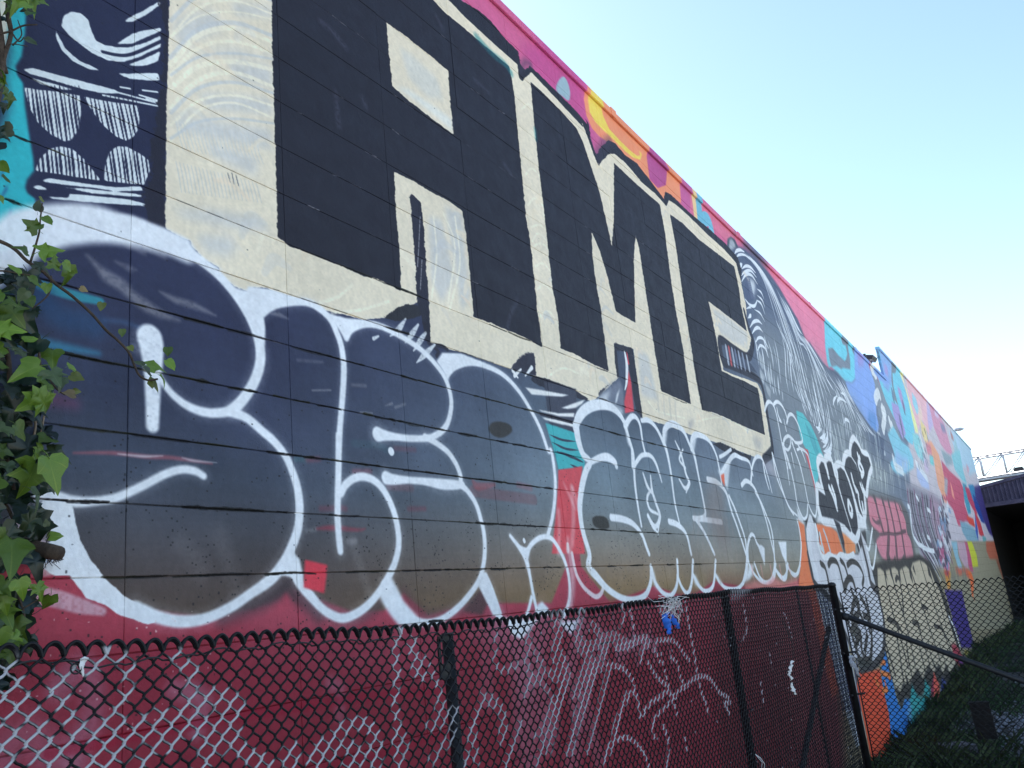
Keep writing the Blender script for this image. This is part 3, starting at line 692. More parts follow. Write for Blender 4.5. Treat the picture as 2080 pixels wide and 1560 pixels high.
    F("N 1380,640 1440,650 1540,690 1600,960 1645,1150 1530,1150 1440,850", (62, 44, 122), soft=0.036)
    F("S 660,900 940,900 1070,1555 780,1555 740,1200", (60, 42, 124), soft=0.045)

def paint_tags_right():
    OL = (58, 54, 52)
    # grey drips field left of the colourful half
    F("L 830,680 900,700 1000,750 1100,790 1200,860 1260,1000 1290,1200 1260,1450 1200,1560 1000,1450 920,1250 870,1000", (140, 138, 156), soft=.1)
    F("L 1080,800 1180,880 1230,1050 1260,1300 1200,1400 1140,1200 1100,950", (176, 146, 170), soft=.2, op=.8)
    for k, l in enumerate(interp_lines("L 835,680 860,900 920,1200 1010,1450 1120,1600", "L 1230,900 1250,1150 1330,1400 1400,1600", 15, .02)):
        S([tuple(x) for x in cut(l, random.uniform(0, .2), random.uniform(.7, 1))], random.uniform(.06, .16), (66, 64, 76) if k % 3 else (120, 76, 110), soft=.04, op=.85, n=3)
    for k, l in enumerate(interp_lines("N 1040,-60 1080,120 1160,280 1260,420 1380,640", "N 1260,-60 1320,160 1380,360 1450,600", 12, .03)):
        S([tuple(x) for x in cut(l, random.uniform(0, .4), random.uniform(.6, 1))], random.uniform(.03, .09), (206, 212, 226) if k % 2 else (60, 58, 70), soft=.03, op=.85, n=3)
    for s_ in ("L 855,930 870,935 880,990 900,1200 960,1320 1010,1350", "L 1060,1250 1080,1265 1090,1290", "L 1010,1360 1080,1390 1130,1400", "L 1190,1440 1240,1455 1270,1500", "L 940,820 965,860", "L 1060,960 1090,980"):
        S(s_, .10, (220, 226, 240), soft=.03)
    for _ in range(70):
        x, y = random.uniform(1180, 1280), random.uniform(780, 1560)
        S("L %f,%f %f,%f" % (x, y, x + random.uniform(-20, 30), y + random.uniform(10, 50)), random.uniform(.08, .2), random.choice([(70, 66, 84), (214, 220, 236), (120, 150, 190), (180, 90, 130)]), soft=.05, op=.8)
    for _ in range(40):
        x, y = random.uniform(960, 1060), random.uniform(120, 500)
        S("L %f,%f %f,%f" % (x, y, x + 8, y + 24), .12, random.choice([(90, 96, 112), (210, 216, 230)]), soft=.05, op=.5)
    for k in range(46):
        x, y = random.uniform(20, 560), random.uniform(0, 380)
        S("L %f,%f,1 %f,%f,.8 %f,%f,.3" % (x, y, x + 20, y + 110, x + 40, y + random.uniform(200, 330)), random.uniform(.03, .06), (190, 200, 208), soft=.02, op=.55)
    for k in range(46):
        x, y = random.uniform(380, 900), random.uniform(430, 640)
        S("L %f,%f,1 %f,%f,.6 %f,%f,.2" % (x, y, x + 8, y + 70, x + 18, y + random.uniform(120, 260)), random.uniform(.03, .08), (196, 206, 210), soft=.03, op=.6)
    # dusty pink letters
    F("L 400,800 440,790 620,820 780,860 860,1000 900,1250 950,1500 850,1560 640,1560 540,1460 480,1250 400,1050", (92, 88, 90), soft=.1, op=.85)
    F("L 430,838 465,826 490,840 520,836 560,850 600,868 640,874 680,880 730,892 770,912 800,1000 832,1100 842,1200 885,1300 912,1480 855,1512 800,1490 770,1510 700,1510 640,1512 570,1452 520,1300 560,1222 470,1122 440,980", (206, 130, 150), soft=.03, smooth=True)
    for s_ in ("L 510,860 540,1000 590,1180", "L 590,870 620,1000 650,1200 640,1480", "L 650,880 690,1060 720,1230 740,1480", "L 720,900 760,1060 790,1220 830,1490"):
        S(s_, .13, (98, 74, 82), soft=.03, op=.9)
    for s_ in ("L 560,1225 650,1215 720,1222 830,1195", "L 480,1060 520,1100 560,1090", "L 790,1190 830,1185"):
        S(s_, .05, (98, 74, 82), soft=.03, op=.85)
    for s_ in ("L 478,800 505,815 520,900 500,880", "L 570,820 588,845 604,940 585,900", "L 640,850 655,872 668,960 648,920", "L 745,880 765,912 800,1010 770,960", "L 630,1540 640,1490 660,1440 680,1540", "L 690,1540 705,1490 718,1440 735,1540", "L 780,1530 795,1470 812,1430 830,1530"):
        F(s_, (88, 80, 84), soft=.02)
    F("L 525,1080 570,1070 580,1120 540,1130", (110, 84, 92), soft=.05)
    # tan letters with dark outline
    F("N 740,420 860,380 1000,370 1160,330 1260,400 1330,560 1420,800 1500,1100 1540,1280 1460,1460 1300,1470 1180,1560 R 800,1040 R 620,1080 R 560,1060 R 510,1210 R 440,960 R 350,700 R 280,350 R 240,0", OL, soft=.05)
    F("N 790,452 812,450 850,482 872,470 905,455 940,442 980,480 1005,450 1040,432 1080,470 1100,402 1160,380 1200,400 1250,452 1290,560 1335,640 1385,800 1445,1000 1505,1180 1465,1320 1425,1370 1395,1290 1370,1380 1330,1290 1285,1370 1240,1300 1190,1420 1140,1330 1070,1470 1030,1350 R 580,880 R 530,860 R 500,980 R 420,900 R 370,700 R 300,380 N 840,1000 N 822,760 N 795,600", (192, 180, 162), soft=.025)
    for s_ in ("N 850,480 880,640 930,860 990,1060 1060,1320", "N 905,460 950,640 1010,830 1070,1060 1120,1300", "N 1010,455 1060,640 1130,900 1210,1160 1250,1300", "N 1085,470 1140,640 1210,860 1290,1100 1350,1290", "N 1170,400 1230,600 1320,860 1420,1150 1440,1280", "N 1250,470 1290,620 1340,760 1400,980",
               "N 950,560 965,530 985,560 1000,640", "N 1020,860 1010,700 1000,640", "N 880,900 950,930 1000,1000", "N 1180,790 1220,800 1240,860", "N 1100,930 1150,940 1170,1000", "N 1290,960 1350,980 1390,1060",
               "R 300,330 370,560 430,760", "R 450,260 490,500 520,720 540,840", "R 570,280 600,560 650,800", "R 720,300 780,560 830,760", "R 860,360 900,560 980,720", "R 1000,380 1060,560 1090,740"):
        S(s_, .075, OL, soft=.025, op=.95)
    for s_ in ("N 835,430 862,470 880,560 862,520", "N 890,430 912,452 925,560 905,510", "N 965,430 985,470 1000,580 978,530", "N 1060,410 1085,465 1105,590 1078,530", "N 1120,390 1108,420 1130,520 1098,450", "N 1225,420 1245,450 1275,560 1240,510"):
        F(s_, OL, soft=.02)
    for x, y in ((1050, 200), (1130, 420), (1100, 300)):
        S("R %d,%d %d,%d" % (x, y, x + 60, y + 120), .06, OL, soft=.03, op=.8)
    # low band: orange, blue, teal, salmon points
    F("R -20,690 60,705 110,712 235,690 250,800 292,1000 350,1250 455,1600 455,2300 200,2300 60,1500 -60,900", (216, 78, 48), soft=.03)
    F("R 250,470 290,420 330,560 350,700 398,850 455,1080 512,1215 556,1062 640,1080 645,900 625,1400 610,2300 450,2300 350,1250 292,1000 262,820", (44, 120, 204), soft=.02)
    F("R 645,880 690,980 725,1030 770,1050 800,1000 812,820 860,900 892,960 892,1290 800,1420 620,1540 600,1300 620,1100", (52, 150, 156), soft=.04)
    F("R 600,1120 640,1140 640,1400 610,1540 580,1300", (110, 160, 214), soft=.05, op=.8)
    F("R 888,960 928,740 935,1280 890,1290", (140, 40, 72), soft=.03)
    F("R 922,720 1000,900 995,1080 940,1200 925,960", (216, 92, 80), soft=.03)
    F("R 1030,795 1085,850 1060,1000 1010,1010", (70, 82, 164), soft=.04)
    F("R 600,1540 R 760,1440 R 892,1300 R 990,1150 R 1080,1000 R 1200,700 R 1400,600 R 1400,2400 R 560,2400", (66, 66, 52), soft=.06, op=.9)
    for s_ in ("R 260,740 360,770 350,800", "R 240,600 300,600", "R 270,970 330,940", "R 300,850 320,960", "R 180,820 220,900"):
        S(s_, .07, (222, 124, 66), soft=.02)
    F("R 1150,380 1200,360 1260,460 1310,560 1330,640 1250,660 1190,560", (160, 52, 70), soft=.05)
    F("R 1230,570 1330,520 1320,640 1260,640", (96, 40, 110), soft=.04)
    F("R 1320,450 1370,460 1365,510 1320,500", (190, 170, 70), soft=.03)
    S("R 1120,20 1170,120 1220,270 1260,400", .10, (216, 220, 232), soft=.03)
    # white letters with dark outlines over orange
    ORG = (228, 124, 82)
    F("M 1150,800 1215,860 1235,1060 1262,1270 1330,1510 1330,1560 1150,1560 1175,1300 1180,1080", ORG, soft=.02)
    F("M 1340,850 1480,870 1560,940 1625,1150 1580,1200 1470,1210 1430,1260 1380,1100", ORG, soft=.02)
    F("M 1600,920 1700,1000 1755,1060 1755,1165 1670,1200 1630,1060", (230, 142, 92), soft=.02)
    F("M 1225,820 1265,780 1320,790 1345,840 1340,890 1372,950 1380,1120 1440,1225 1500,1260 1620,1240 1720,1180 1790,1160 1760,1060 1800,960 1860,900 1880,1100 1900,1300 1960,1560 1340,1560 1270,1290 1240,1060", (64, 62, 66), soft=.02)
    F("N 160,100 N 205,20 N 250,80 N 300,330 N 620,330 N 660,240 N 640,120 N 700,250 N 740,440 N 790,640 N 860,1000 N 830,1250 N 640,1340 N 560,1150 N 400,760 N 250,620 N 190,330", (200, 202, 216), soft=.02)
    S("N 740,440 770,560 800,700 845,900 850,1100 830,1220 760,1300 640,1340", .10, (64, 62, 66), soft=.03)
    S("N 180,330 230,560 300,640 400,760 480,960 560,1150", .08, (64, 62, 66), soft=.03)
    WL = (206, 208, 222)
    F("N 205,60 228,40 236,60 226,150 240,260 268,350 300,420 330,470 352,520 380,600 320,600 270,590 232,540 214,440 192,330 186,180", WL, soft=.012)
    F("N 285,420 320,425 345,470 362,540 372,610 330,600 300,520", WL, soft=.012)
    F("N 365,400 385,375 425,385 445,440 460,560 475,660 420,620 385,560", WL, soft=.012)
    F("N 455,420 480,380 510,380 500,450 520,520 545,560 510,600 500,660 470,560", WL, soft=.012)
    F("N 535,420 565,372 610,375 650,430 675,520 700,640 720,760 640,660 600,560 575,470 545,520", WL, soft=.012)
    F("N 300,345 330,335 350,360 390,360 420,330 450,370 500,345 540,330 600,335 635,350 640,385 590,365 540,372 520,400 480,372 450,400 400,380 360,390 320,372", WL, soft=.012)
    F("N 520,640 545,545 580,560 605,660 640,640 720,720 760,900 800,1050 800,1180 760,1270 700,1290 640,1330 560,1170 520,1000 470,840 430,690", (196, 198, 214), soft=.015)
    for s_ in ("N 505,640 520,570 545,540 575,560 600,650", "N 560,900 575,780 600,720 625,760 620,860 590,980 560,1000", "N 600,1000 640,1020 650,1160 680,1240", "N 690,720 720,860 740,1060 730,1240 690,1260", "N 640,700 700,820 720,1000", "N 560,640 620,800 680,960", "N 430,700 520,900 600,1150", "N 670,870 720,880", "N 600,860 570,960 620,1100", "N 640,1020 600,1150 640,1260", "N 700,1040 680,1180"):
        S(s_, .085, OL, soft=.02, op=.95)
    F("N 600,1250 660,1230 700,1280 760,1240 720,1320 640,1330", (56, 56, 54), soft=.03)
    F("N 560,1010 620,960 600,1040 570,1060", (84, 84, 80), soft=.04, op=.8)
    S("M 1290,830 1265,960 1275,1130 1310,1280 1350,1400", .16, (212, 216, 230), soft=.02)
    S("M 1335,870 1355,960 1360,1060 1400,1180 1440,1210 1480,1180 1520,1200 1560,1220 1600,1180 1680,1200 1740,1170", .07, (222, 226, 238), soft=.02)
    S("M 1380,960 1400,1060 1420,1140 1390,1100", .06, (200, 210, 222), soft=.02)
    S("M 1420,920 1450,1000 1490,1140", .05, (190, 200, 216), soft=.02)
    for s_ in ("M 1390,1270 1440,1330 1490,1560", "M 1470,1290 1500,1240 1560,1260 1600,1380 1640,1560", "M 1600,1240 1640,1290 1680,1420", "M 1670,1290 1720,1250 1790,1290 1840,1400 1830,1500", "M 1640,1500 1680,1430 1720,1440 1760,1560"):
        S(s_, .07, OL, soft=.02, op=.95)
    S("M 1800,960 1850,1160 1890,1330 1920,1480 1980,1560", .12, (70, 66, 70), soft=.03)
    S("M 1870,1100 1900,1120 1920,1000 1935,900", .05, (226, 230, 242), soft=.02)
    S("M 1880,1150 1920,1300 1945,1310 1970,1150 1975,1070", .05, (226, 230, 242), soft=.02)
    S("M 1760,990 1800,1100 1850,1300 1900,1500", .06, (216, 220, 234), soft=.03)
    # black tag with white outline
    B2 = (52, 53, 62)
    letters = ("M 1370,250 1395,195 1420,210 1440,270 1478,340 1448,215 1470,190 1500,200 1525,290 1560,420 1605,580 1660,760 1712,930 1700,940 1640,862 1530,802 1402,772 1372,660 1365,500 1440,555 1400,400",
               "M 1552,330 1560,280 1600,258 1642,300 1680,400 1712,500 1745,640 1772,780 1782,900 1755,975 1722,940 1680,800 1640,660 1590,480",
               "M 1640,260 1655,170 1682,142 1712,152 1762,230 1812,380 1842,560 1852,690 1832,780 1792,720 1742,540 1690,380",
               "M 1712,70 1725,10 1745,-20 1772,8 1802,60 1822,110 1850,135 1892,150 1917,232 1892,300 1875,400 1862,510 1812,390 1762,212 1715,140")
    for l in letters:
        S(l, .20, (226, 230, 242), soft=.03, closed=True, n=4)
    F("M 1355,770 1402,772 1532,806 1640,866 1712,940 1780,985 1762,1075 1650,965 1540,895 1440,850 1350,830", (222, 226, 238), soft=.03)
    F("M 1840,540 1870,600 1860,800 1880,920 1790,910 1770,780 1830,790", (222, 226, 238), soft=.04)
    for l in letters:
        F(l, B2, soft=.012, smooth=False)
    F("M 1520,790 1590,850 1640,1050 1642,1170 1600,1020", B2, soft=.02)
    for s_ in ("M 1480,470 1520,560 1560,690", "M 1510,470 1540,560 1550,640", "M 1715,340 1740,440 1785,530", "M 1720,370 1760,500", "M 1680,620 1685,700 1710,765 1720,700 1690,620", "M 1790,580 1810,680 1845,770 1830,640", "M 1780,120 1800,200 1840,290 1820,350", "M 1800,150 1790,240 1830,330", "M 1560,300 1570,400", "M 1810,440 1830,500", "M 1440,215 1470,350", "M 1520,240 1540,330"):
        S(s_, .09, (226, 230, 242), soft=.025)
def paint_teal_gap():
    F("p 1105,775 1170,790 1172,960 1135,955 1120,900", (60, 64, 82), soft=.004)
    F("H 200,555 300,572 460,602 420,612 330,606 238,598", (222, 224, 232), soft=.004)
    F("H 415,680 480,655 560,628 540,655 500,680 455,686", (222, 224, 232), soft=.004)
    F("H 280,690 400,712 495,710 492,735 400,730 300,702", (222, 224, 232), soft=.004)
    F("H 300,735 400,752 495,775 495,795 400,775 320,752", (222, 224, 232), soft=.004)
    S("H 290,715 400,745 495,770", .018, (44, 44, 58), soft=.006)
    F("H 320,770 400,795 500,830 520,900 555,985 560,1045 400,1055 375,950", (66, 168, 180), soft=.004)
    for s_ in ("H 345,840 420,872 505,882", "H 360,885 440,925 520,935", "H 375,940 460,965 550,1005", "H 440,965 500,985 550,1010", "H 470,1020 510,1040 545,1055"):
        S(s_, .014, (50, 62, 82), soft=.005, taper=2)
    F("H 398,1052 480,1042 545,1030 525,1180 525,1300 560,1560 360,1560 385,1300 395,1160", (200, 76, 88), soft=.006)
    for s_, w_ in (("H 430,1130,.3 470,1220,1 500,1290,.4", .03), ("F 1970,420 1990,480 2000,540", .03), ("H 400,1300 405,1400 400,1560", .03), ("H 455,1470 458,1540", .03), ("H 480,1160 490,1350 480,1500", .04)):
        S(s_, w_, (226, 196, 206), soft=.03, op=.4)
    S("H 480,1560 P 230,0 250,70 290,140 340,190 385,215 420,190 440,130", .028, (222, 214, 226), soft=.012, op=.9)

def paint_first_throwup():
    global LINE_GAIN
    LINE_GAIN = 1.06
    """huge dark bubble letters with fat white sprayed outlines"""
    kw = dict(soft=.013)
    def S(pts, w, col, **k):
        if col is WHITE and not k.get("straight") and k.get("soft", 1) <= .013:
            MU.stroke(pts, w * 1.7, col, soft=.045, op=.20, grain=.45)
        MU.stroke(pts, w, col, **k)
    # turquoise and plum traces of older paint inside the letters
    S("p 60,570,1 100,585,1 150,600,1 205,612,.7", .030, (48, 140, 160), soft=.012, op=.85)
    S("p 40,580 80,600 120,640 190,660", .07, (40, 74, 116), soft=.06, op=.6)
    S("p 20,688,1 70,695,1 110,702,.8 200,718,.3", .035, (56, 130, 168), soft=.03, op=.75)
    S("p 215,650,.6 255,655,.8 300,672,.3", .02, (60, 88, 128), soft=.02, op=.5)
    S("p 90,805,1 150,820,.6", .05, (120, 66, 100), soft=.05, op=.5)
    S("p 150,920,.4 230,920,.9 300,928,1 350,930,1 430,942,.4", .012, (156, 88, 104), soft=.012, op=.7)
    S("p 240,922,.4 290,927,.9 330,926,.3", .008, (190, 190, 204), soft=.008, op=.7)
    S("p 370,930,.4 395,936,.9 440,940,.2", .008, (190, 190, 204), soft=.008, op=.6)
    for s_, w_, c_, o_ in (("F 430,665,.4 520,660,1 680,672,.6 720,665,.2", .018, (172, 44, 66), .75), ("F 370,678 420,670", .014, (160, 160, 170), .5), ("F 450,545 560,540 600,545", .02, (130, 44, 62), .5), ("F 650,320 750,318", .02, (150, 52, 68), .5),
                           ("F 1370,380,.6 1400,410,1.2 1500,400,.6", .03, (190, 70, 78), .6), ("F 1370,440 1520,460 1740,490", .05, (128, 58, 66), .5), ("F 1640,400 1720,420", .03, (170, 66, 76), .4), ("F 980,545 1080,545", .02, (130, 44, 62), .5), ("F 300,245 360,250", .02, (60, 112, 116), .5), ("F 370,250 440,245", .02, (160, 60, 74), .5),
                           ("F 650,150 800,165 850,190", .03, (60, 96, 110), .45), ("F 900,180 1020,190", .02, (140, 60, 70), .4), ("F 860,410 1000,420", .03, (130, 58, 66), .4)):
        S(s_, w_, c_, soft=.018, op=o_ * .62, grain=.2)
    for s_, w_, o_ in (("B 530,355,.2 600,430,.6 650,480,1.2 740,535,1.3 790,590,1 870,650,1.2 960,700,.9 1080,745,.2", .030, .62), ("B 965,572,.2 1060,622,1 1180,660,1 1300,715,.2", .022, .55), ("B 700,390,.3 780,430,1 820,440,.3", .02, .4),
                       ("B 770,290 870,340", .016, .35), ("B 880,310 990,360", .02, .35), ("C 150,705,.3 200,712,1 255,735,.3", .016, .5), ("C 640,1135 720,1140", .014, .35), ("C 400,1168 510,1166", .008, .5), ("C 840,1260,.3 880,1248,1", .012, .5), ("C 900,1270 960,1250", .012, .4), ("C 690,1300 760,1305", .008, .5), ("C 310,985 460,998", .012, .25),
                       ("E 1100,760 1180,850 1210,920", .06, .16), ("E 1330,700 1400,950 1420,1050", .06, .14), ("F 640,740 690,900 740,1050", .04, .22), ("F 620,745 660,740", .02, .4)):
        S(s_, w_, (168, 166, 174), soft=w_ * .9, op=o_ * .8, grain=.3)
    # fat top arc
    S("B -260,560,1.5 -60,400,1.6 60,300,1.7 180,210,1.7 400,165,1.6 600,165,1.5 800,215,1.2 1000,280,1.0 1120,330,1", .075, WHITE, soft=.035, op=.97)
    F("B 600,90 800,110 1000,190 1150,262 1152,300 1200,342 1240,385 1325,428 1332,480 1420,545 1505,575 1560,640 1590,700 1530,740 1470,640 1380,530 1260,430 1150,370 1000,300 820,260 640,240", WHITE, soft=.008)
    S("B 1000,270,1 1150,345,1 1300,455,1 1420,590,1 1510,730,1.15 1560,860,1.2 1572,980,1.2 1545,1090,1.15 1490,1190,1.1 1420,1270,1.1 1350,1300,.9 1240,1300,.85 1130,1260,.75 1040,1190,.65 985,1120,.6 950,1060,.5", .034, WHITE, **kw)
    F("B 1530,550 1620,560 1750,600 1700,625 1640,660 1585,705 1600,800 1600,900 1530,800 1480,650 1430,580", WHITE, soft=.008)
    # drip bar
    S("B 905,850,1.5 915,900,1.45 922,1000,1.2 922,1100,1.0 922,1250,.85 920,1380,.75", .055, WHITE, soft=.016, grain=.08)
    S("B 860,850,1 850,900,1", .05, WHITE, soft=.05, op=.35, grain=.6)
    # right wall of the first letter, bowl
    S("B 1400,1300 1490,1335 1590,1420 E 1655,140 E 1730,240 E 1790,400,1.1 E 1808,540,1.15 E 1800,660,1.15 E 1760,780,1.2 E 1710,880,1.3 E 1630,975,1.2 E 1510,1060 E 1400,1135,1 E 1250,1205,1 E 1100,1225,1.1 E 960,1200,1.1 E 820,1140,1.1", .031, WHITE, **kw)
    F("E 300,445 E 440,520 E 452,600 E 480,720 E 540,840 E 640,970 E 750,1070 E 850,1130 E 960,1180 E 990,1200 E 930,1235 E 890,1242 E 780,1205 E 730,1192 E 640,1130 E 520,1085 E 420,945 E 330,950 E 250,900 E 230,800 E 330,720 E 250,600 E 235,520", WHITE, soft=.006, rough=.35)
    S("E 230,470,1 330,468,1.1 440,500,1.2 560,500,1 700,478,1 850,412,1 1000,335,1 1100,308,1 1175,318,1 1228,348,.9", .024, WHITE, **kw)
    # second letter
    F("C 10,540 60,545 150,560 350,620 300,622 220,630 150,665 100,700 112,780 105,860 60,760 30,660 0,600", WHITE, soft=.006)
    S("C 100,700,1 140,668,1 200,645,1 300,632,1 380,640,1 450,680,1 510,740,1 548,820,1 575,900,1 588,1000,1 588,1100,1 578,1250,.95 566,1400,.95 560,1540,.95 F 558,100,.95 F 558,250,1 F 555,400,1 F 552,550,1 F 558,680,1 F 566,760,1 F 570,800,.9", .030, WHITE, **kw)
    F("C 490,700 600,730 720,742 800,760 700,778 640,808 612,840 590,850 560,800", WHITE, soft=.006)
    S("F 572,450 600,400 650,362 710,352 780,380 840,450 890,560 918,680 920,780 895,880 855,960 800,1050 730,1130 650,1185 570,1205 480,1165 400,1090 330,1010 280,920", .031, WHITE, **kw)
    F("F 285,800 325,850 345,940 345,1000 400,1040 440,1100 400,1110 330,1020 280,960 210,945 250,880", WHITE, soft=.006)
    # third letter
    S("C 605,850,1 630,805,1 680,778,1 745,768,1 830,788,1 950,850,1 1060,925,1 1140,1005,1 1205,1100,1 1238,1220,1 1228,1330,1 1190,1405,1.05 1110,1452,1 1000,1458,1 900,1448,1.1 830,1438,1.6 795,1432,2.1", .028, WHITE, **kw)
    S("F 1080,110 1150,150 1220,205 1270,280 1295,350 1300,400 1340,440 1390,520 1425,640 1440,760 1432,880 1400,985 1330,1085 1250,1165 1160,1220 1060,1232 970,1190 900,1120 850,1050 832,1000", .028, WHITE, **kw)
    S("F 845,358,2 890,368,1.6 980,372,1.1 1080,380,1.2 1180,396,1.7 1260,400,1.6 1310,400,1.1", .026, WHITE, **kw)
    F("F 870,950 905,1010 950,1100 1040,1205 1110,1230 1040,1250 1000,1255 920,1250 870,1190 825,1120 800,1060", WHITE, soft=.01)
    S("F 874,197 877,201", .032, WHITE, straight=True, soft=.006)
    # fourth letter
    F("C 1185,940 1300,945 1450,1005 1380,1000 1290,1025 1235,1055 1220,1110 1190,1050 1150,990", WHITE, soft=.006)
    S("C 1220,1065 1265,1025 1350,1002 1440,1018 1550,1072 1645,1170 1720,1290 1780,1410 1822,1530 F 1842,200 F 1862,340 F 1864,470 F 1848,600 F 1822,705", .028, WHITE, **kw)
    S("F 1595,708,.8 1650,780,1.1 1690,850,1.4 1712,950,1 1732,1060,1 1752,1150,1 1765,1190,1", .024, WHITE, **kw)
    S("F 1692,820 1722,760 1780,718 1840,722 1890,790 1930,880 1950,980 1952,1080 1935,1150 1910,1200", .026, WHITE, **kw)
    F("F 1640,760 1690,780 1720,760 1705,850 1690,850", WHITE, soft=.006)
    S("F 1440,950,1.2 1465,1010,1.6 1500,1110,1.8 1530,1200,1.8", .026, WHITE, **kw)
    F("F 1400,1010 1430,940 1450,930 1490,1030 1540,1190 1490,1190", WHITE, soft=.006)
    S("F 1722,1080 1705,1150 1690,1200", .022, WHITE, **kw)
    F("F 1740,1190 1760,1120 1785,1105 1820,1140 1850,1190", WHITE, soft=.008)
    S("F 1678,735 1680,740", .022, WHITE, straight=True, soft=.006)
    S("F 1940,760 1942,800", .022, (226, 214, 224), soft=.01, op=.9)
    S("F 1950,800 1970,980 1955,1130", .05, (214, 190, 202), soft=.05, op=.6)
    F("C 1465,1390 1490,1360 1540,1358 1590,1375 1605,1405 1590,1430 1550,1452 1510,1450 1475,1425", (52, 51, 52), soft=.004, smooth=True)
    # red paper-like patch of paint
    F("E 1842,852 1978,884 1956,1056 1832,1020", (205, 62, 80), soft=.0025)

def paint_second_throwup():
    global LINE_GAIN
    LINE_GAIN = 1.0
    kw = dict(soft=.014)
    W = (220, 226, 240)
    big = ("H 500,800,1.3 520,740,1.6 560,690,1.6 620,662,1.6 690,665,1.4 745,695,1.2 790,755,1 820,850,.9 850,950,.8 855,1050,.7 862,1150,.7 880,1280,.6 900,1392,.5",
           "H 505,790,1.6 520,880,1.5 548,960,1.2 590,1005,1 565,1060,1.2 540,1160,1.3 528,1280,1.2 545,1420,1.1 585,1560,1 P 330,0,1.2 P 385,70,1.2 P 465,160,1 P 560,222,.9 P 650,236,.9 P 730,205,.9 P 768,120,.9 P 775,20,1")
    for s_ in big:
        S(s_, .044, W, **kw)
    S("H 590,1008,1 650,980,1.3 700,978,1.6 740,1005,1.4 748,1030,1.2", .035, W, **kw)
    thin = ("H 800,790,1.3 835,735,1.3 865,735,1.1 890,780,1 905,870,.8 925,960,.8", "H 845,940,1 850,1040 868,1010 905,965 955,968 990,1020 1022,1125,.5",
            "H 900,755,1 945,755,1.2 990,800,1.1 1030,880,1.2 1050,930,1.3 1075,1050,1 1100,1240,.8 1130,1375,.6", "H 1035,880,1 1040,810,1.4 1085,775,1.6 1150,815,1.4 1190,900,1.2 1218,960,1.4 1245,1090,1 1275,1240,1 1285,1325,1 1240,1352,1.2",
            "H 1215,1345,1.2 1300,1355,1.2 1385,1368,1.3", "H 1200,930,1 1205,865,1.4 1240,840,1.5 1305,875,1.2 1350,960,1 1372,1055,1 1388,1155,.6",
            "H 1300,1110,1.4 1360,1130,1.4 1410,1190,1.2 1440,1290,1.1 1480,1400,1 1530,1560,1", "H 1372,975 1400,960 1440,930", "H 1380,1080,1 1420,1010,1.3 1460,965,1.4 1500,980,1.2 1550,1005,1 1572,1085,.8",
            "H 1505,1145,1.3 1530,1120,1.3 1565,1140,1.2 1600,1200,1.1 1650,1350,1 1700,1560,1", "H 1560,1140,1 1570,1030,1 1595,975,1.2 1630,990,1 1660,1080,.8 1688,1190,.5", "H 1635,1015 1650,1100 1670,1170,.6",
            "H 1690,955,1.2 1715,1090,1 1765,1220,.9 1800,1290,.8 1840,1330,.7", "H 718,1340,1.3 790,1352,1.3 850,1380,1.2 900,1440,1 930,1520,1 945,1560,1", "H 1068,1365,1.3 1120,1385,1.3 1170,1440,1 1200,1560,1", "H 1230,1352,1.2 1280,1430,1 1340,1560,1",
            "H 910,1075,.6 935,1150 960,1190,.6", "H 955,1090,.6 965,1180 990,1260 1012,1335 985,1395 940,1335,.6", "H 960,1170,.5 935,1220,.8 950,1290,.8 1000,1320,.6", "H 940,1330 970,1395 1000,1435,.5", "H 1012,1330 1000,1430,.4",
            "H 1105,880,.5 1140,960 1170,1080 1190,1130 1165,1165 1128,1110,.6", "H 1150,930,.5 1130,990,.8 1165,1040,.7", "H 1190,1130 1170,1190,.4",
            "P 770,0 800,110 850,182 910,206 948,150 960,60 955,-40", "P 958,70 990,150 1030,190 1058,115 1066,-40", "P 1068,60 1110,140 1160,176 1210,130 1226,-40", "P 1225,60 1260,120 1310,158 1390,152 1440,70 1452,-40", "P 1500,-20 1540,80 1590,116 1638,84 1650,-20", "P 1648,20 1700,80 1728,40 1735,-20", "P 1736,0 1760,50 1792,66 1822,-10",
            "M 420,560 480,690 540,850 590,1010 605,1180 602,1320 570,1480", "M 700,520 760,630 810,750 860,880 888,1040 900,1220 905,1300 930,1370 975,1430 1015,1440 1032,1380 1025,1290",
            "M 620,1210 618,1080 650,970 685,980 710,1050 735,1090", "M 610,1180 640,1290 700,1400 780,1470 860,1450 895,1350 905,1240", "M 1035,1300 1085,1365 1140,1385 1168,1300 1182,1080 1165,920 1140,810",
            "M 880,120,1.3 930,300 980,480 1040,650 1100,752", "M 985,0 1060,220 1110,450 1140,640 1180,750 1215,800 1245,760 1252,650", "M 1085,0 1160,200 1215,420 1255,620 1290,720 1330,775 1345,700 1340,520",
            "M 1340,520 1330,440 1290,280 1250,120 1180,60 1140,70", "M 1000,60 1030,220 1060,440,.5", "M 1080,110 1110,260,.4",
            "J 800,960,.8 815,890,1.3 845,862,1.3 885,895,1 915,980,1 950,1140,1 985,1330,1 1040,1560,1", "J 885,900 920,865,1.3 960,880,1.3 1005,950,1.1 1040,1060,1", "J 925,930,.7 940,1010 970,1075,1 950,1060,.6", "J 1000,1050,.5 1025,1170,.8",
            "J 1030,1090 1050,1010,1.2 1090,1000,1.3 1140,1080,1.1 1180,1190,1 1195,1280,1 1150,1300,1.2 1115,1290,1", "J 1120,1295 1090,1255 1045,1225,1.2 1005,1260,1.2 1000,1330,1.2 1040,1372,1 1070,1320,1 1065,1240,.7", "J 1000,1330 1030,1450 1060,1560", "J 1080,1260 1110,1360 1160,1500 1180,1560", "J 1150,1320 1190,1390 1230,1500,.6")
    for s_ in thin:
        S(s_, .034, W, **kw)
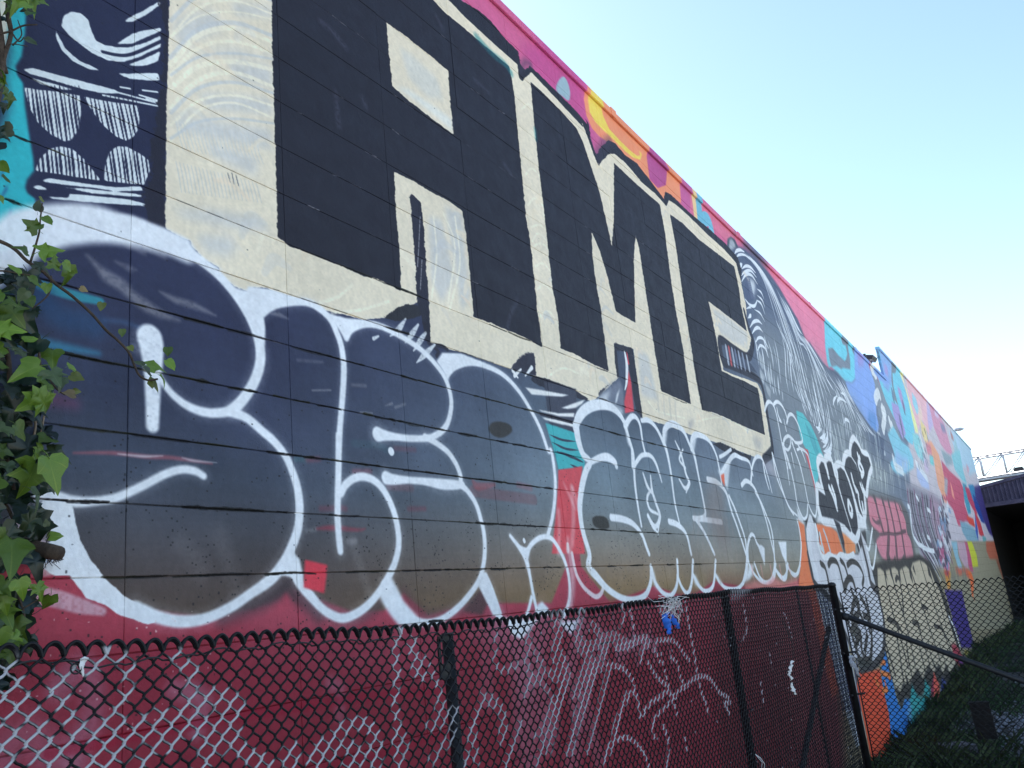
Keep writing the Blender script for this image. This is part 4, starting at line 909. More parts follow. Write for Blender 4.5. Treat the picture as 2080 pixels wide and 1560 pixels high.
    # joints of outline with puffy white
    for p_ in ("H 790,760 830,735 810,830 850,930 820,900", "H 1020,870 1040,800 1060,790 1045,930", "H 1195,930 1205,850 1235,840 1215,960", "H 1360,1060 1420,1010 1440,980 1420,1180 1400,1130", "P 1445,60 1460,-10 1500,-10 1470,90 1430,120", "P 770,60 790,20 810,110 860,190 800,150", "P 1065,70 1085,60 1130,160 1080,130", "P 1222,60 1240,60 1290,150 1240,110", "M 1135,680 1200,790 1215,860 1150,820", "M 600,1440 640,1310 680,1400 620,1420"):
        F(p_, W, soft=.02, op=.85)
    F("M 720,1080 760,1075 795,1110 800,1300 770,1220", W, soft=.01)
    F("M 940,1042 1025,1040 1032,1290 985,1190", W, soft=.01)
    F("M 335,340 370,320 378,460 345,400", (226, 106, 80), soft=.01)
    F("M 770,200 850,190 900,260 930,360 830,300", (200, 190, 208), soft=.06, op=.5)
    F("H 605,1345 640,1330 690,1345 705,1400 660,1410 615,1390", (52, 51, 50), soft=.006, smooth=True)
    F("M 590,1500 700,1455 800,1490 900,1420 1000,1480 1140,1420 1170,1560 590,1560", (222, 134, 136), soft=.03, op=.75)
    # lilac dust fan strokes low on the khaki
    for k in range(9):
        S("M %d,%d,1 %d,%d,.4" % (60 + k * 48, 760 + k * 8, 20 + k * 62, 1180 + k * 10), .05, (150, 138, 140), soft=.06, op=.28)
    for k in range(8):
        S("P %d,0 %d,120" % (330 + k * 130, 350 + k * 130), .03, (140, 120, 90), soft=.03, op=.25)
    S("M 300,580 250,700 330,900", .30, (126, 112, 112), soft=.25, op=.5)
    for k in range(5):
        S("P %d,%d,1 %d,%d,.3" % (1480 + k * 66, 0, 1500 + k * 66, 110), .03, (226, 160, 160), soft=.03, op=.55)

def paint_pits():
    n = 2600
    us = RNG.uniform(-.6, 4.2, n) ** 1.0
    vs = np.concatenate([RNG.normal(.0, .16, n // 2), RNG.uniform(-.3, .62, n - n // 2)])
    keep = np.ones(n, bool)
    clump = N_BIG[(np.abs(vs * 700).astype(int)) % NT, (np.abs(us * 500).astype(int)) % NT]
    keep &= clump > RNG.uniform(.25, .75, n)
    xi = np.clip(MU.X(us), 0, TW - 1).astype(int); yi = np.clip(MU.Y(vs), 0, TH - 1).astype(int)
    lum = MU.C[yi, xi].mean(-1)
    keep &= (lum < .5) | (RNG.random(n) < .12)
    MU.dots(us[keep], vs[keep], RNG.uniform(.0004, .0017, n)[keep], (24, 24, 28), .62)
    us = RNG.uniform(-.4, 5, 260); vs = RNG.uniform(-.3, 3.3, 260)
    MU.dots(us, vs, RNG.uniform(.0004, .0014, 260), (26, 26, 32), .5)
    us = RNG.uniform(-.3, .4, 60); vs = RNG.uniform(-.42, -.1, 60)
    MU.dots(us, vs, RNG.uniform(.0004, .0012, 60), (220, 200, 206), .6)

def paint_joints():
    """crumbling, dirty bed joints of the lower courses"""
    for k in range(-2, 7):
        v = k * BH_
        u = -1.2
        while u < 4.6:
            l = random.uniform(.04, .22)
            y, x = int(MU.Y(v)), int(MU.X(u))
            cc = MU.C[min(TH - 1, y + 8), min(TW - 1, x)]
            lum = cc.mean()
            if cc[0] > 1.5 * cc[2]:
                u += l
                continue
            if lum < .5 and random.random() < (.85 if u < 2.2 else .5):
                S([(u, v + random.uniform(-.003, .003), random.uniform(.4, 1.2)), (u + l * .5, v + random.uniform(-.003, .003), random.uniform(.5, 1.6)), (u + l, v + random.uniform(-.003, .003), random.uniform(.4, 1.2))],
                  random.uniform(.005, .011), random.choice([(15, 15, 16), (20, 20, 17), (34, 34, 22), (15, 15, 20)]), soft=.003, op=random.uniform(.6, .95), rough=1.2, grain=.4, uv=True)
            elif lum >= .5 and random.random() < .25:
                S([(u, v), (u + l * .5, v + .001)], .004, (110, 112, 120), soft=.003, op=.5, grain=.8, uv=True)
            u += l * random.uniform(.7, 1.3)

def make_mural():
    paint_ground()
    paint_top_band()
    paint_far_wall()
    paint_left_figure()
    paint_grain_figure()
    paint_red_band()
    paint_letters()
    paint_tags_right()
    paint_teal_gap()
    paint_first_throwup()
    paint_second_throwup()
    paint_pits()
    paint_joints()
    for ua, ub, va in ((6.6, U_STEP_, 3.385), (U_STEP_, U_MAX, 4.04)):      # the flashing carries the colours on
        xa, xb, r0 = int(MU.X(ua)), min(TW, int(MU.X(ub))), int(MU.Y(va))
        MU.C[r0:, xa:xb] = MU.C[r0 - 1, xa:xb][None]
    yy, xx = np.arange(TH) % NT, np.arange(TW) % NT
    k = (N_FINE[np.ix_(yy, xx)] - .5) * .05 + (N_MID[np.ix_(yy, (xx * 2) % NT)] - .5) * .05
    MU.C *= (1 + k)[..., None]

def canvas_image(name, cv, alpha=None, light=(.87, .93, 1.09), gain=1.0):
    """sketch colours as seen on the shaded wall -> paint reflectances"""
    lin = srgb2lin(np.clip(cv.C, 0, 1)) / np.array(light, np.float32) * gain
    px = np.ones((cv.H, cv.W, 4), np.float32)
    px[..., :3] = lin2srgb(np.clip(lin, .004, .88))
    if alpha is not None:
        px[..., 3] = alpha
    im = bpy.data.images.new(name, cv.W, cv.H, alpha=alpha is not None)
    im.pixels.foreach_set(px.ravel())
    im.update()
    im.pack()
    return im
# ------------------------------------------------------------------ materials
def new_mat(name):
    m = bpy.data.materials.new(name)
    m.use_nodes = True
    return m, m.node_tree, m.node_tree.nodes["Principled BSDF"]

def mnode(t, kind, **kw):
    n = t.nodes.new(kind)
    for k, v in kw.items():
        setattr(n, k, v)
    return n

def mmath(t, op, a, b=None):
    n = mnode(t, "ShaderNodeMath", operation=op)
    for i, x in enumerate((a, b)):
        if x is None:
            continue
        if isinstance(x, (int, float)):
            n.inputs[i].default_value = x
        else:
            t.links.new(x, n.inputs[i])
    return n.outputs[0]

def noise(t, scale, detail=3.0, rough=.6, vec=None):
    n = mnode(t, "ShaderNodeTexNoise")
    n.inputs["Scale"].default_value = scale
    n.inputs["Detail"].default_value = detail
    n.inputs["Roughness"].default_value = rough
    if vec is None:
        vec = mnode(t, "ShaderNodeTexCoord").outputs["Object"]
    t.links.new(vec, n.inputs["Vector"])
    return n

def simple_mat(name, col, rough=.6, metal=0.0, col2=None, scale=12.0, bump=0.0, bscale=60.0, spec=.4, trans=0.0, world_pos=False):
    m, t, p = new_mat(name)
    p.inputs["Roughness"].default_value = rough
    p.inputs["Metallic"].default_value = metal
    p.inputs["Specular IOR Level"].default_value = spec
    vec = mnode(t, "ShaderNodeNewGeometry").outputs["Position"] if world_pos else None
    if col2:
        n = noise(t, scale, 5.0, .65, vec)
        r = mnode(t, "ShaderNodeValToRGB")
        r.color_ramp.elements[0].position = .35
        r.color_ramp.elements[1].position = .68
        r.color_ramp.elements[0].color = (*col, 1)
        r.color_ramp.elements[1].color = (*col2, 1)
        t.links.new(n.outputs["Fac"], r.inputs[0])
        t.links.new(r.outputs[0], p.inputs["Base Color"])
    else:
        p.inputs["Base Color"].default_value = (*col, 1)
    if bump:
        b = mnode(t, "ShaderNodeBump")
        b.inputs["Strength"].default_value = bump
        b.inputs["Distance"].default_value = .01
        n2 = noise(t, bscale, 4.0, .6, vec)
        t.links.new(n2.outputs["Fac"], b.inputs["Height"])
        t.links.new(b.outputs[0], p.inputs["Normal"])
    if trans:
        p.inputs["Transmission Weight"].default_value = trans
    return m

def mural_uv(t):
    g = mnode(t, "ShaderNodeNewGeometry")
    s = mnode(t, "ShaderNodeSeparateXYZ")
    t.links.new(g.outputs["Position"], s.inputs[0])
    la, lb = math.log(U_MIN + U_OFF), math.log(U_MAX + U_OFF)
    x = mmath(t, "MAXIMUM", mmath(t, "ADD", s.outputs["X"], U_OFF), .05)
    x = mmath(t, "LOGARITHM", x, math.e)
    x = mmath(t, "DIVIDE", mmath(t, "SUBTRACT", x, la), lb - la)
    y = mmath(t, "DIVIDE", mmath(t, "SUBTRACT", s.outputs["Z"], ZO + V_MIN), V_MAX - V_MIN)
    c = mnode(t, "ShaderNodeCombineXYZ")
    t.links.new(x, c.inputs[0])
    t.links.new(y, c.inputs[1])
    return c.outputs[0], g

def painted_mats():
    make_mural()
    im = canvas_image("wall_paint", MU)
    out = []
    for kind in ("painted_block", "painted_joint", "painted_coping"):
        m, t, p = new_mat(kind)
        uv, g = mural_uv(t)
        tx = mnode(t, "ShaderNodeTexImage", image=im, extension='EXTEND', interpolation='Linear')
        t.links.new(uv, tx.inputs[0])
        colr = tx.outputs[0]
        pos = g.outputs["Position"]
        if kind == "painted_joint":
            n = noise(t, 5.0, 6.0, .7, pos)
            r = mnode(t, "ShaderNodeValToRGB")
            r.color_ramp.elements[0].position = .42
            r.color_ramp.elements[1].position = .60
            r.color_ramp.elements[0].color = (.08, .08, .08, 1)
            r.color_ramp.elements[1].color = (.70, .70, .70, 1)
            t.links.new(n.outputs["Fac"], r.inputs[0])
            mx = mnode(t, "ShaderNodeMix", data_type='RGBA')
            t.links.new(r.outputs[0], mx.inputs[0])
            t.links.new(colr, mx.inputs[6])
            mx.inputs[7].default_value = (.012, .012, .009, 1)
            colr = mx.outputs[2]
            p.inputs["Roughness"].default_value = .9
            p.inputs["Specular IOR Level"].default_value = .1
        else:
            # faint tone change from block to block and weathering blotches
            n0 = noise(t, 2.3, 5.0, .65, pos)
            mr = mnode(t, "ShaderNodeMapRange")
            mr.inputs[1].default_value, mr.inputs[2].default_value = .25, .75
            mr.inputs[3].default_value, mr.inputs[4].default_value = .90, 1.10
            t.links.new(n0.outputs["Fac"], mr.inputs[0])
            oi = mnode(t, "ShaderNodeObjectInfo")
            k = mmath(t, "MULTIPLY", mr.outputs[0], mmath(t, "ADD", mmath(t, "MULTIPLY", oi.outputs["Random"], .08), .96))
            mx = mnode(t, "ShaderNodeMix", data_type='RGBA', blend_type='MULTIPLY')
            mx.inputs[0].default_value = 1.0
            t.links.new(colr, mx.inputs[6])
            cc = mnode(t, "ShaderNodeCombineXYZ")
            for q in range(3):
                t.links.new(k, cc.inputs[q])
            t.links.new(cc.outputs[0], mx.inputs[7])
            colr = mx.outputs[2]
            p.inputs["Specular IOR Level"].default_value = .26
            n3 = noise(t, 9.0, 3.0, .6, pos)
            mr2 = mnode(t, "ShaderNodeMapRange")
            mr2.inputs[3].default_value, mr2.inputs[4].default_value = .48, .78
            t.links.new(n3.outputs["Fac"], mr2.inputs[0])
            t.links.new(mr2.outputs[0], p.inputs["Roughness"])
            b = mnode(t, "ShaderNodeBump")
            b.inputs["Strength"].default_value = .75
            b.inputs["Distance"].default_value = .004
            n1 = noise(t, 150.0, 4.0, .65, pos)
            n2 = noise(t, 14.0, 3.0, .6, pos)
            hh = mmath(t, "ADD", mmath(t, "MULTIPLY", n1.outputs["Fac"], .8), mmath(t, "MULTIPLY", n2.outputs["Fac"], 1.2))
            t.links.new(hh, b.inputs["Height"])
            t.links.new(b.outputs[0], p.inputs["Normal"])
        t.links.new(colr, p.inputs["Base Color"])
        out.append(m)
    return out

M_BLOCK, M_JOINT, M_COPING = painted_mats()
M_CONC = simple_mat("old_concrete", (.16, .16, .17), .85, col2=(.26, .25, .25), scale=3, bump=.4, bscale=20)
M_ROOF = simple_mat("roof_felt", (.10, .10, .10), .9, col2=(.16, .16, .16), scale=2)

# ------------------------------------------------------------------ mesh helpers
class MB:
    """collects vertices and faces and links them as one mesh object"""
    def __init__(s):
        s.v, s.f = [], []
    def add(s, vs, fs):
        o = len(s.v)
        s.v += [tuple(p) for p in vs]
        s.f += [tuple(i + o for i in f) for f in fs]
    def box(s, x0, x1, y0, y1, z0, z1):
        s.add([(x0, y0, z0), (x1, y0, z0), (x1, y1, z0), (x0, y1, z0), (x0, y0, z1), (x1, y0, z1), (x1, y1, z1), (x0, y1, z1)],
              [(0, 3, 2, 1), (4, 5, 6, 7), (0, 1, 5, 4), (1, 2, 6, 5), (2, 3, 7, 6), (3, 0, 4, 7)])
    def obox(s, c, dx, dy, dz):
        """box about centre c with half-extent vectors"""
        c, dx, dy, dz = Vector(c), Vector(dx), Vector(dy), Vector(dz)
        vs = [c + a * dx + b * dy + e * dz for e in (-1, 1) for a, b in ((-1, -1), (1, -1), (1, 1), (-1, 1))]
        s.add(vs, [(0, 3, 2, 1), (4, 5, 6, 7), (0, 1, 5, 4), (1, 2, 6, 5), (2, 3, 7, 6), (3, 0, 4, 7)])
    def tube(s, pts, r, n=8, cap=True):
        P = [Vector(p) for p in pts]
        rs = r if isinstance(r, (list, tuple)) else [r] * len(P)
        vs, fs = [], []
        a = None
        for i, p in enumerate(P):
            d = (P[min(i + 1, len(P) - 1)] - P[max(i - 1, 0)]).normalized()
            if a is None:
                a = d.orthogonal().normalized()
            a = (a - d * a.dot(d)).normalized()
            b = d.cross(a)
            for k in range(n):
                t = 2 * math.pi * k / n
                vs.append(p + (a * math.cos(t) + b * math.sin(t)) * rs[i])
        for i in range(len(P) - 1):
            for k in range(n):
                k2 = (k + 1) % n
                fs.append((i * n + k, i * n + k2, (i + 1) * n + k2, (i + 1) * n + k))
        if cap:
            fs.append(tuple(range(n - 1, -1, -1)))
            fs.append(tuple((len(P) - 1) * n + k for k in range(n)))
        s.add(vs, fs)
    def mesh(s, name, mat, smooth=False):
        me = bpy.data.meshes.new(name)
        me.from_pydata(s.v, [], s.f)
        me.validate()
        me.materials.append(mat)
        if smooth:
            me.polygons.foreach_set("use_smooth", [True] * len(me.polygons))
        me.update()
        return me
    def build(s, name, mat, parent=None, smooth=False):
        return link(name, s.mesh(name, mat, smooth), parent)

def link(name, me, parent=None, loc=None):
    o = bpy.data.objects.new(name, me)
    COL.objects.link(o)
    if parent:
        o.parent = parent
    if loc is not None:
        o.location = loc
    return o

def thing(name, label, cat, group=None, loc=(0, 0, 0)):
    o = bpy.data.objects.new(name, None)
    o.empty_display_size = .2
    COL.objects.link(o)
    o.location = loc
    o["label"], o["category"] = label, cat
    if group:
        o["group"] = group
    return o

def tag(o, label=None, cat=None, group=None, kind=None):
    for k, v in (("label", label), ("category", cat), ("group", group), ("kind", kind)):
        if v:
            o[k] = v
    return o

# ------------------------------------------------------------------ the painted building
BW, BH = .6293, .2032
U_STEP, U_END = 16.06, 35.3
TOP1, TOP2 = 3.493, 4.142                   # parapet heights (v) before and after the step
building = thing("block_building", "long low concrete block building, its whole side wall covered in murals and graffiti", "building")

def block_mesh(w, h, name, e=.0024):
    """one wall block: face with worn, eased edges, sides running back into the joint"""
    b = MB()
    d = .05
    x, z = w / 2, h / 2
    ring = lambda ix, y: [(-x + ix, y, -z + ix), (x - ix, y, -z + ix), (x - ix, y, z - ix), (-x + ix, y, z - ix)]
    vs = ring(e, 0) + ring(e * .3, e * .45) + ring(0, e * 1.3) + ring(0, d)
    fs = [(0, 1, 2, 3)]
    for r in range(3):
        for k in range(4):
            k2 = (k + 1) % 4
            fs.append((r * 4 + k, (r + 1) * 4 + k, (r + 1) * 4 + k2, r * 4 + k2))
    b.add(vs, fs)
    return b.mesh(name, M_BLOCK)

JB, JV = .0034, .0014
blk = block_mesh(BW - JV, BH - JB, "block")
blk_up = block_mesh(BW - JV * .8, BH - .0018, "block", .0015)      # joints clogged by the thick letter paint
cells = []
for c in range(-8, 57):
    x0, x1 = c * BW, (c + 1) * BW
    if x0 > U_END:
        break
    for r in range(-13, 21):
        v0, v1 = r * BH, (r + 1) * BH
        for xa, xb in (((x0, x1),) if not (x0 < U_STEP < x1) else ((x0, U_STEP), (U_STEP, x1))):
            xb = min(xb, U_END)
            top = (TOP1 if (xa + xb) / 2 < U_STEP else TOP2) - .05
            if v0 > top - .02 or xb - xa < .05:
                continue
            cells.append((xa, xb, v0, min(v1, top)))

def pic_size(c):
    um, vm = (c[0] + c[1]) / 2, (c[2] + c[3]) / 2
    q = CR @ np.array([um - CAM_U, -(vm - CAM_V), CAM_D])
    if q[2] < .3:
        return 0
    px, py = CF * q[0] / q[2] + 1040, CF * q[1] / q[2] + 780
    if not (-150 < px < 2230 and -120 < py < 1680):
        return 0
    return 1.0 / q[2] ** 3
whole = lambda c: abs(c[1] - c[0] - BW) < 1e-4 and abs(c[3] - c[2] - BH) < 1e-4
order = sorted([c for c in cells if whole(c)], key=pic_size, reverse=True)[:300]
chosen = set(order)
for c in order:
    o = link("block", blk_up if c[2] > .85 else blk, building, ((c[0] + c[1]) / 2, random.uniform(-.0012, .0012), (c[2] + c[3]) / 2 + ZO))
    o.rotation_euler = (random.uniform(-.002, .002), 0, random.uniform(-.0012, .0012))
rest = MB()
e = .0024
for c in cells:
    if c in chosen:
        continue
    jb, e = (.0018, .0015) if c[2] > .85 else (JB, .0024)
    x0, x1, z0, z1 = c[0] + JV / 2, c[1] - JV / 2, c[2] + jb / 2 + ZO, c[3] - jb / 2 + ZO
    rest.add([(x0 + e, 0, z0 + e), (x1 - e, 0, z0 + e), (x1 - e, 0, z1 - e), (x0 + e, 0, z1 - e),
              (x0, e, z0), (x1, e, z0), (x1, e, z1), (x0, e, z1), (x0, .05, z0), (x1, .05, z0), (x1, .05, z1), (x0, .05, z1)],
             [(0, 1, 2, 3), (4, 5, 1, 0), (5, 6, 2, 1), (6, 7, 3, 2), (7, 4, 0, 3), (8, 9, 5, 4), (9, 10, 6, 5), (10, 11, 7, 6), (11, 8, 4, 7)])
tag(rest.build("far_blocks", M_BLOCK, building), kind="stuff")
# mortar bed and wall core just behind the block faces, building body behind
core = MB()
core.box(-5.1, U_STEP, .0050, .24, -.65, TOP1 - .04 + ZO)
core.box(U_STEP, U_END - .004, .0050, .24, -.65, TOP1 - .30 + ZO)
core.box(U_STEP, U_END - .004, .0051, .052, TOP1 - .298 + ZO, TOP2 - .04 + ZO)
core.build("mortar_wall", M_JOINT, building)
bd = MB()
bd.box(-5.1, U_END - .05, .244, 13.0, -.65, 2.95 + ZO)
bd.build("roof", M_ROOF, building)
cp = MB()
for x0, x1, top in ((-5.1, U_STEP - .004, TOP1), (U_STEP, U_END + .01, TOP2)):
    x = x0
    while x < x1 - .05:
        xe = min(x + 3.05, x1)
        b = MB()
        bk = .27 if top == TOP1 else .058
        dz_ = random.uniform(-.004, .004)
        prof = [(-.018, -.064), (-.022, -.060), (-.022, -.008), (-.018, .0), (bk, .006), (bk, -.05), (-.004, -.05), (-.004, -.064)]
        n = len(prof)
        vs = [(xx, y, top + z + dz_ + ZO) for xx in (x + .0012, xe - .0012) for y, z in prof]
        fs = [tuple(reversed(range(n))), tuple(range(n, 2 * n))] + [(k, k + n, (k + 1) % n + n, (k + 1) % n) for k in range(n)]
        b.add(vs, [tuple(reversed(f)) for f in fs])
        b.build("coping_strip", M_COPING, building)
        if xe < x1 - .1:
            b = MB()
            b.obox((xe, -.0215, top - .030 + ZO), (.045, 0, 0), (0, .0035, 0), (0, 0, .035))
            b.build("coping_splice", M_COPING, building)
        x = xe
# end face of the raised parapet towards the camera side of the step
# ------------------------------------------------------------------ floodlight box and cable on the parapet
M_DARK = simple_mat("dark_metal", (.03, .03, .035), .5, .3)
fl = thing("floodlight", "small dark floodlight box clamped on the parapet where the wall steps up", "floodlight", loc=(14.5, .02, TOP1 + ZO))
b = MB(); b.obox((.18, -.02, .115), (.21, 0, .01), (0, .07, .02), (-.005, -.02, .035)); b.build("housing", M_DARK, fl)
b = MB(); b.tube([(.05, 0, .012), (.05, -.01, .06), (.12, -.01, .10)], .012, 6); b.tube([(.30, 0, .012), (.30, -.01, .06), (.24, -.01, .10)], .012, 6); b.build("bracket", M_DARK, fl)
b = MB(); b.obox((-.25, 0, .07), (.03, 0, 0), (0, .02, 0), (0, 0, .05)); b.build("junction_box", M_DARK, fl)
b = MB(); b.tube([(14.9, .0, TOP1 + .10 + ZO), (15.4, -.002, TOP1 + .22 + ZO), (15.8, 0, TOP1 + .41 + ZO), (16.05, .03, TOP1 + .60 + ZO)], .006, 5)
tag(b.build("power_cable", M_DARK), "thin dark cable sagging from the floodlight up to the higher parapet", "cable")
# ------------------------------------------------------------------ ground, underpass, truss
def ground_z(x, y):
    """y is world Y (negative in front of the wall)"""
    z = .0
    z += .14 * np.clip((x - 14) / 6, 0, 1) - .34 * np.clip((x - 20) / 12, 0, 1)
    z += .05 * math.sin(x * 1.7 + y) + .03 * math.sin(x * 4.1 - y * 3.3)
    return float(z - .22)

M_SOIL = simple_mat("soil_ground", (.018, .018, .014), .95, col2=(.042, .040, .030), scale=1.5, bump=.6, bscale=15, world_pos=True)
def sheet(name, xs, ys, mat, zf):
    me = bpy.data.meshes.new(name)
    vs = [(x, y, zf(x, y)) for y in ys for x in xs]
    n = len(xs)
    fs = [(j * n + i, j * n + i + 1, (j + 1) * n + i + 1, (j + 1) * n + i) for j in range(len(ys) - 1) for i in range(n - 1)]
    me.from_pydata(vs, [], fs)
    me.materials.append(mat)
    o = link(name, me)
    return o
gx = [-400, -100, -30, -12] + [x * .5 - 6 for x in range(0, 110)] + [52, 60, 80, 120, 250, 600]
gy = [-500, -150, -60, -30, -18, -12] + [-9 + k * .3 for k in range(31)] + [.2, 14, 40, 150, 600]
g = sheet("ground", gx, gy, M_SOIL, ground_z)
tag(g, kind="structure")
# the walk the picture is taken from: worn concrete slab on this side of the fence, spread wide to bounce sun onto the wall
M_WALK = simple_mat("walk_concrete", (.36, .355, .34), .9, col2=(.46, .45, .43), scale=1.2, bump=.3, bscale=30, world_pos=True)
px_ = [-70, -30, -12] + [x * .5 - 6 for x in range(0, 24)]
wk = sheet("pavement", px_, [-60, -30, -14, -9, -6, -4, -3, -2, -1.2, -.62], M_WALK, lambda x, y: max(ground_z(x, y), 0.0) + .06)
tag(wk, kind="structure")

# overpass crossing beyond the end of the wall
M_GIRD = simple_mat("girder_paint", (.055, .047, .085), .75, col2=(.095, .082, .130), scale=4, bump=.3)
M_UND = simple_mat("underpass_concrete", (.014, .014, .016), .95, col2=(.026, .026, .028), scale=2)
ov = thing("overpass", "dark overpass with a ribbed purple-grey girder closing the alley beyond the wall end", "bridge")
GX = U_END + .9
gz0, gz1 = 1.90 + ZO, 2.79 + ZO
b = MB()
b.add([(GX, .3, gz0 + .16), (GX, -3.4, gz0 + .16), (GX, -3.4, gz1 + .42), (GX, .3, gz1 - .06),
       (GX + .25, .3, gz0 + .16), (GX + .25, -3.4, gz0 + .16), (GX + .25, -3.4, gz1 + .42), (GX + .25, .3, gz1 - .06)],
      [(0, 1, 2, 3), (7, 6, 5, 4), (1, 5, 6, 2), (3, 2, 6, 7), (0, 3, 7, 4), (4, 5, 1, 0)])
b.add([(GX, -3.4, gz0 + .16), (GX, -16, gz0 + .16), (GX, -16, gz1 + .9), (GX, -3.4, gz1 + .42),
       (GX + .25, -3.4, gz0 + .16), (GX + .25, -16, gz0 + .16), (GX + .25, -16, gz1 + .9), (GX + .25, -3.4, gz1 + .42)],
      [(0, 1, 2, 3), (7, 6, 5, 4), (1, 5, 6, 2), (3, 2, 6, 7), (4, 5, 1, 0)])
b.build("girder", M_GIRD, ov)
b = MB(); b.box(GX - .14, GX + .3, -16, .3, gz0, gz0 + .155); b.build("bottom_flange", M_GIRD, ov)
b = MB()
for k in range(110):
    y = .1 - k * .145
    t = (gz1 - .06) + (.48 / 3.7) * (.3 - y) if y > -3.4 else gz1 + .42
    b.box(GX - .05, GX - .002, y - .022, y + .022, gz0 + .157, t - .16 + random.uniform(-.02, .02))
b.build("stiffener_ribs", M_GIRD, ov)["kind"] = "stuff"
b = MB()
b.obox((GX - .03, -1.55, (gz1 - .06) + .24 - .06), (.05, 0, 0), (0, -1.85, .24), (0, 0, .055))
b.build("top_flange", M_GIRD, ov)
b = MB()
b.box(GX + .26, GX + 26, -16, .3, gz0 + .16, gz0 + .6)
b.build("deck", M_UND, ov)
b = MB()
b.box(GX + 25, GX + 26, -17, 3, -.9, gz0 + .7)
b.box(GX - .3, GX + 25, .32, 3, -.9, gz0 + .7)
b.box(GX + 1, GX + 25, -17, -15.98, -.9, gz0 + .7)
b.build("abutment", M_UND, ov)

# steel sign truss standing in the sun beyond the overpass
M_STEEL = simple_mat("galvanised_steel", (.45, .45, .46), .5, .5, col2=(.58, .58, .60), scale=8)
tr = thing("sign_truss", "pale steel lattice truss spanning above the dark overpass girder", "truss")
TX, tz0, tz1 = 42.0, 3.55 + ZO, 4.52 + ZO
chords = MB()
for x in (TX, TX + .9):
    for z, r in ((tz0, .05), (tz1, .05)):
        chords.tube([(x, 1.6, z), (x, -14, z)], r, 8)
tr_parts = [("chord", chords)]
c1 = MB()
for k in range(17):
    y = 1.1 - k * .93
    for x in (TX, TX + .9):
        b = MB(); b.tube([(x, y, tz0), (x, y, tz1)], .034, 6); b.build("upright", M_STEEL, tr, True)
        b = MB(); b.tube([(x, y - .93, tz1), (x, y, tz0)], .026, 6); b.build("diagonal", M_STEEL, tr, True)
    for z in (tz0, tz1):
        c1.tube([(TX, y, z), (TX + .9, y - .46, z)], .02, 5)
        c1.tube([(TX + .9, y - .46, z), (TX, y - .93, z)], .02, 5)
    c1.tube([(TX, y, tz0), (TX + .9, y, tz1)], .016, 5)
chords.build("chord", M_STEEL, tr, True)
c1.build("cross_lacing", M_STEEL, tr, True)["kind"] = "stuff"
b = MB()
b.box(TX - .04, TX + .94, -14, 1.6, tz0 - .12, tz0 - .055)
b.build("walkway_grating", M_STEEL, tr)
b = MB()
b.tube([(TX + .2, -14.2, -.2), (TX + .2, -14.2, tz1)], .2, 12); b.tube([(TX + .2, 1.8, -.2), (TX + .2, 1.8, tz1)], .2, 12)
b.build("support_post", M_STEEL, tr, True)
for k in range(8):
    y = .62 - k * 1.86
    b = MB()
    b.obox((TX + .45, y, tz0 + .12), (.16, 0, 0), (0, .2, 0), (0, 0, .09))
    b.obox((TX + .45, y, tz0 + .23), (.12, 0, 0), (0, .16, 0), (0, 0, .025))
    b.build("sign_light", M_DARK, tr)

# street lamp whose arm shows past the roof edge
lp = thing("street_lamp", "street lamp head on a thin arm poking past the far roof edge", "street lamp", loc=(42.0, 2.4, 0))
b = MB(); b.tube([(0, 0, -.2), (0, 0, 5), (0, 0, 7.7)], [.09, .07, .05], 10); b.build("pole", M_STEEL, lp, True)
b = MB(); b.tube([(0, 0, 7.6), (0, -.5, 7.82), (0, -1.5, 7.9)], .03, 8); b.build("arm", M_STEEL, lp, True)
b = MB(); b.tube([(0, -1.45, 7.9), (0, -1.6, 7.9), (0, -1.8, 7.885), (0, -1.94, 7.88)], [.05, .09, .085, .03], 10); b.build("lamp_head", M_STEEL, lp, True)

# ------------------------------------------------------------------ grass and weeds beyond the cross fence
M_GRASS = simple_mat("grass_blades", (.018, .040, .016), .75, col2=(.042, .078, .028), scale=2.5, world_pos=True, spec=.2)
M_WEED = simple_mat("weed_leaves", (.026, .042, .016), .75, col2=(.065, .085, .032), scale=3.0, world_pos=True, spec=.2)
def blades(name, n, place, hmin, hmax, wid, mat, lean=.5):
    v = np.zeros((n * 4, 3), np.float32)
    for i in range(n):
        x, y, z, k = place()
        h = random.uniform(hmin, hmax) * k
        a = random.uniform(0, math.tau)
        w = wid * random.uniform(.6, 1.3)
        lx, ly = random.gauss(0, lean) * h, random.gauss(0, lean) * h
        cx, cy = math.cos(a) * w, math.sin(a) * w
        v[i * 4] = (x - cx, y - cy, z)
        v[i * 4 + 1] = (x + cx, y + cy, z)
        v[i * 4 + 2] = (x + lx * .45 + cx * .8, y + ly * .45 + cy * .8, z + h * .6)
        v[i * 4 + 3] = (x + lx, y + ly, z + h * .95)
    me = bpy.data.meshes.new(name)
    f = []
    for i in range(n):
        o = i * 4
        f.append((o, o + 1, o + 2)); f.append((o, o + 2, o + 3))
    me.from_pydata(v.tolist(), [], f)
    me.materials.append(mat)
    return link(name, me)
def clump(x, y):
    return .5 + .5 * math.sin(x * 2.1 + 1.3 * math.sin(y * 2.7)) * math.cos(y * 1.9 + x * .7)
def place_grass():
    while True:
        x = 8.0 + 27 * random.random() ** 1.7
        y = -random.random() ** 1.2 * (5.6 if x > 14 else 3.6)
        if random.random() < 1.15 * math.exp(-((x - 11.4) / 2.1) ** 4 - ((y + 1.85) / 1.15) ** 4) * (.55 + .6 * clump(x * 1.7 + 1, y * 2.3)):
            continue
        if clump(x, y) > random.random() * .9:
            return x, y, ground_z(x, y) - .02, 1 if y < -.3 else 1.3
gr = blades("grass", 42000, place_grass, .04, .17, .005, M_GRASS)
tag(gr, kind="stuff")
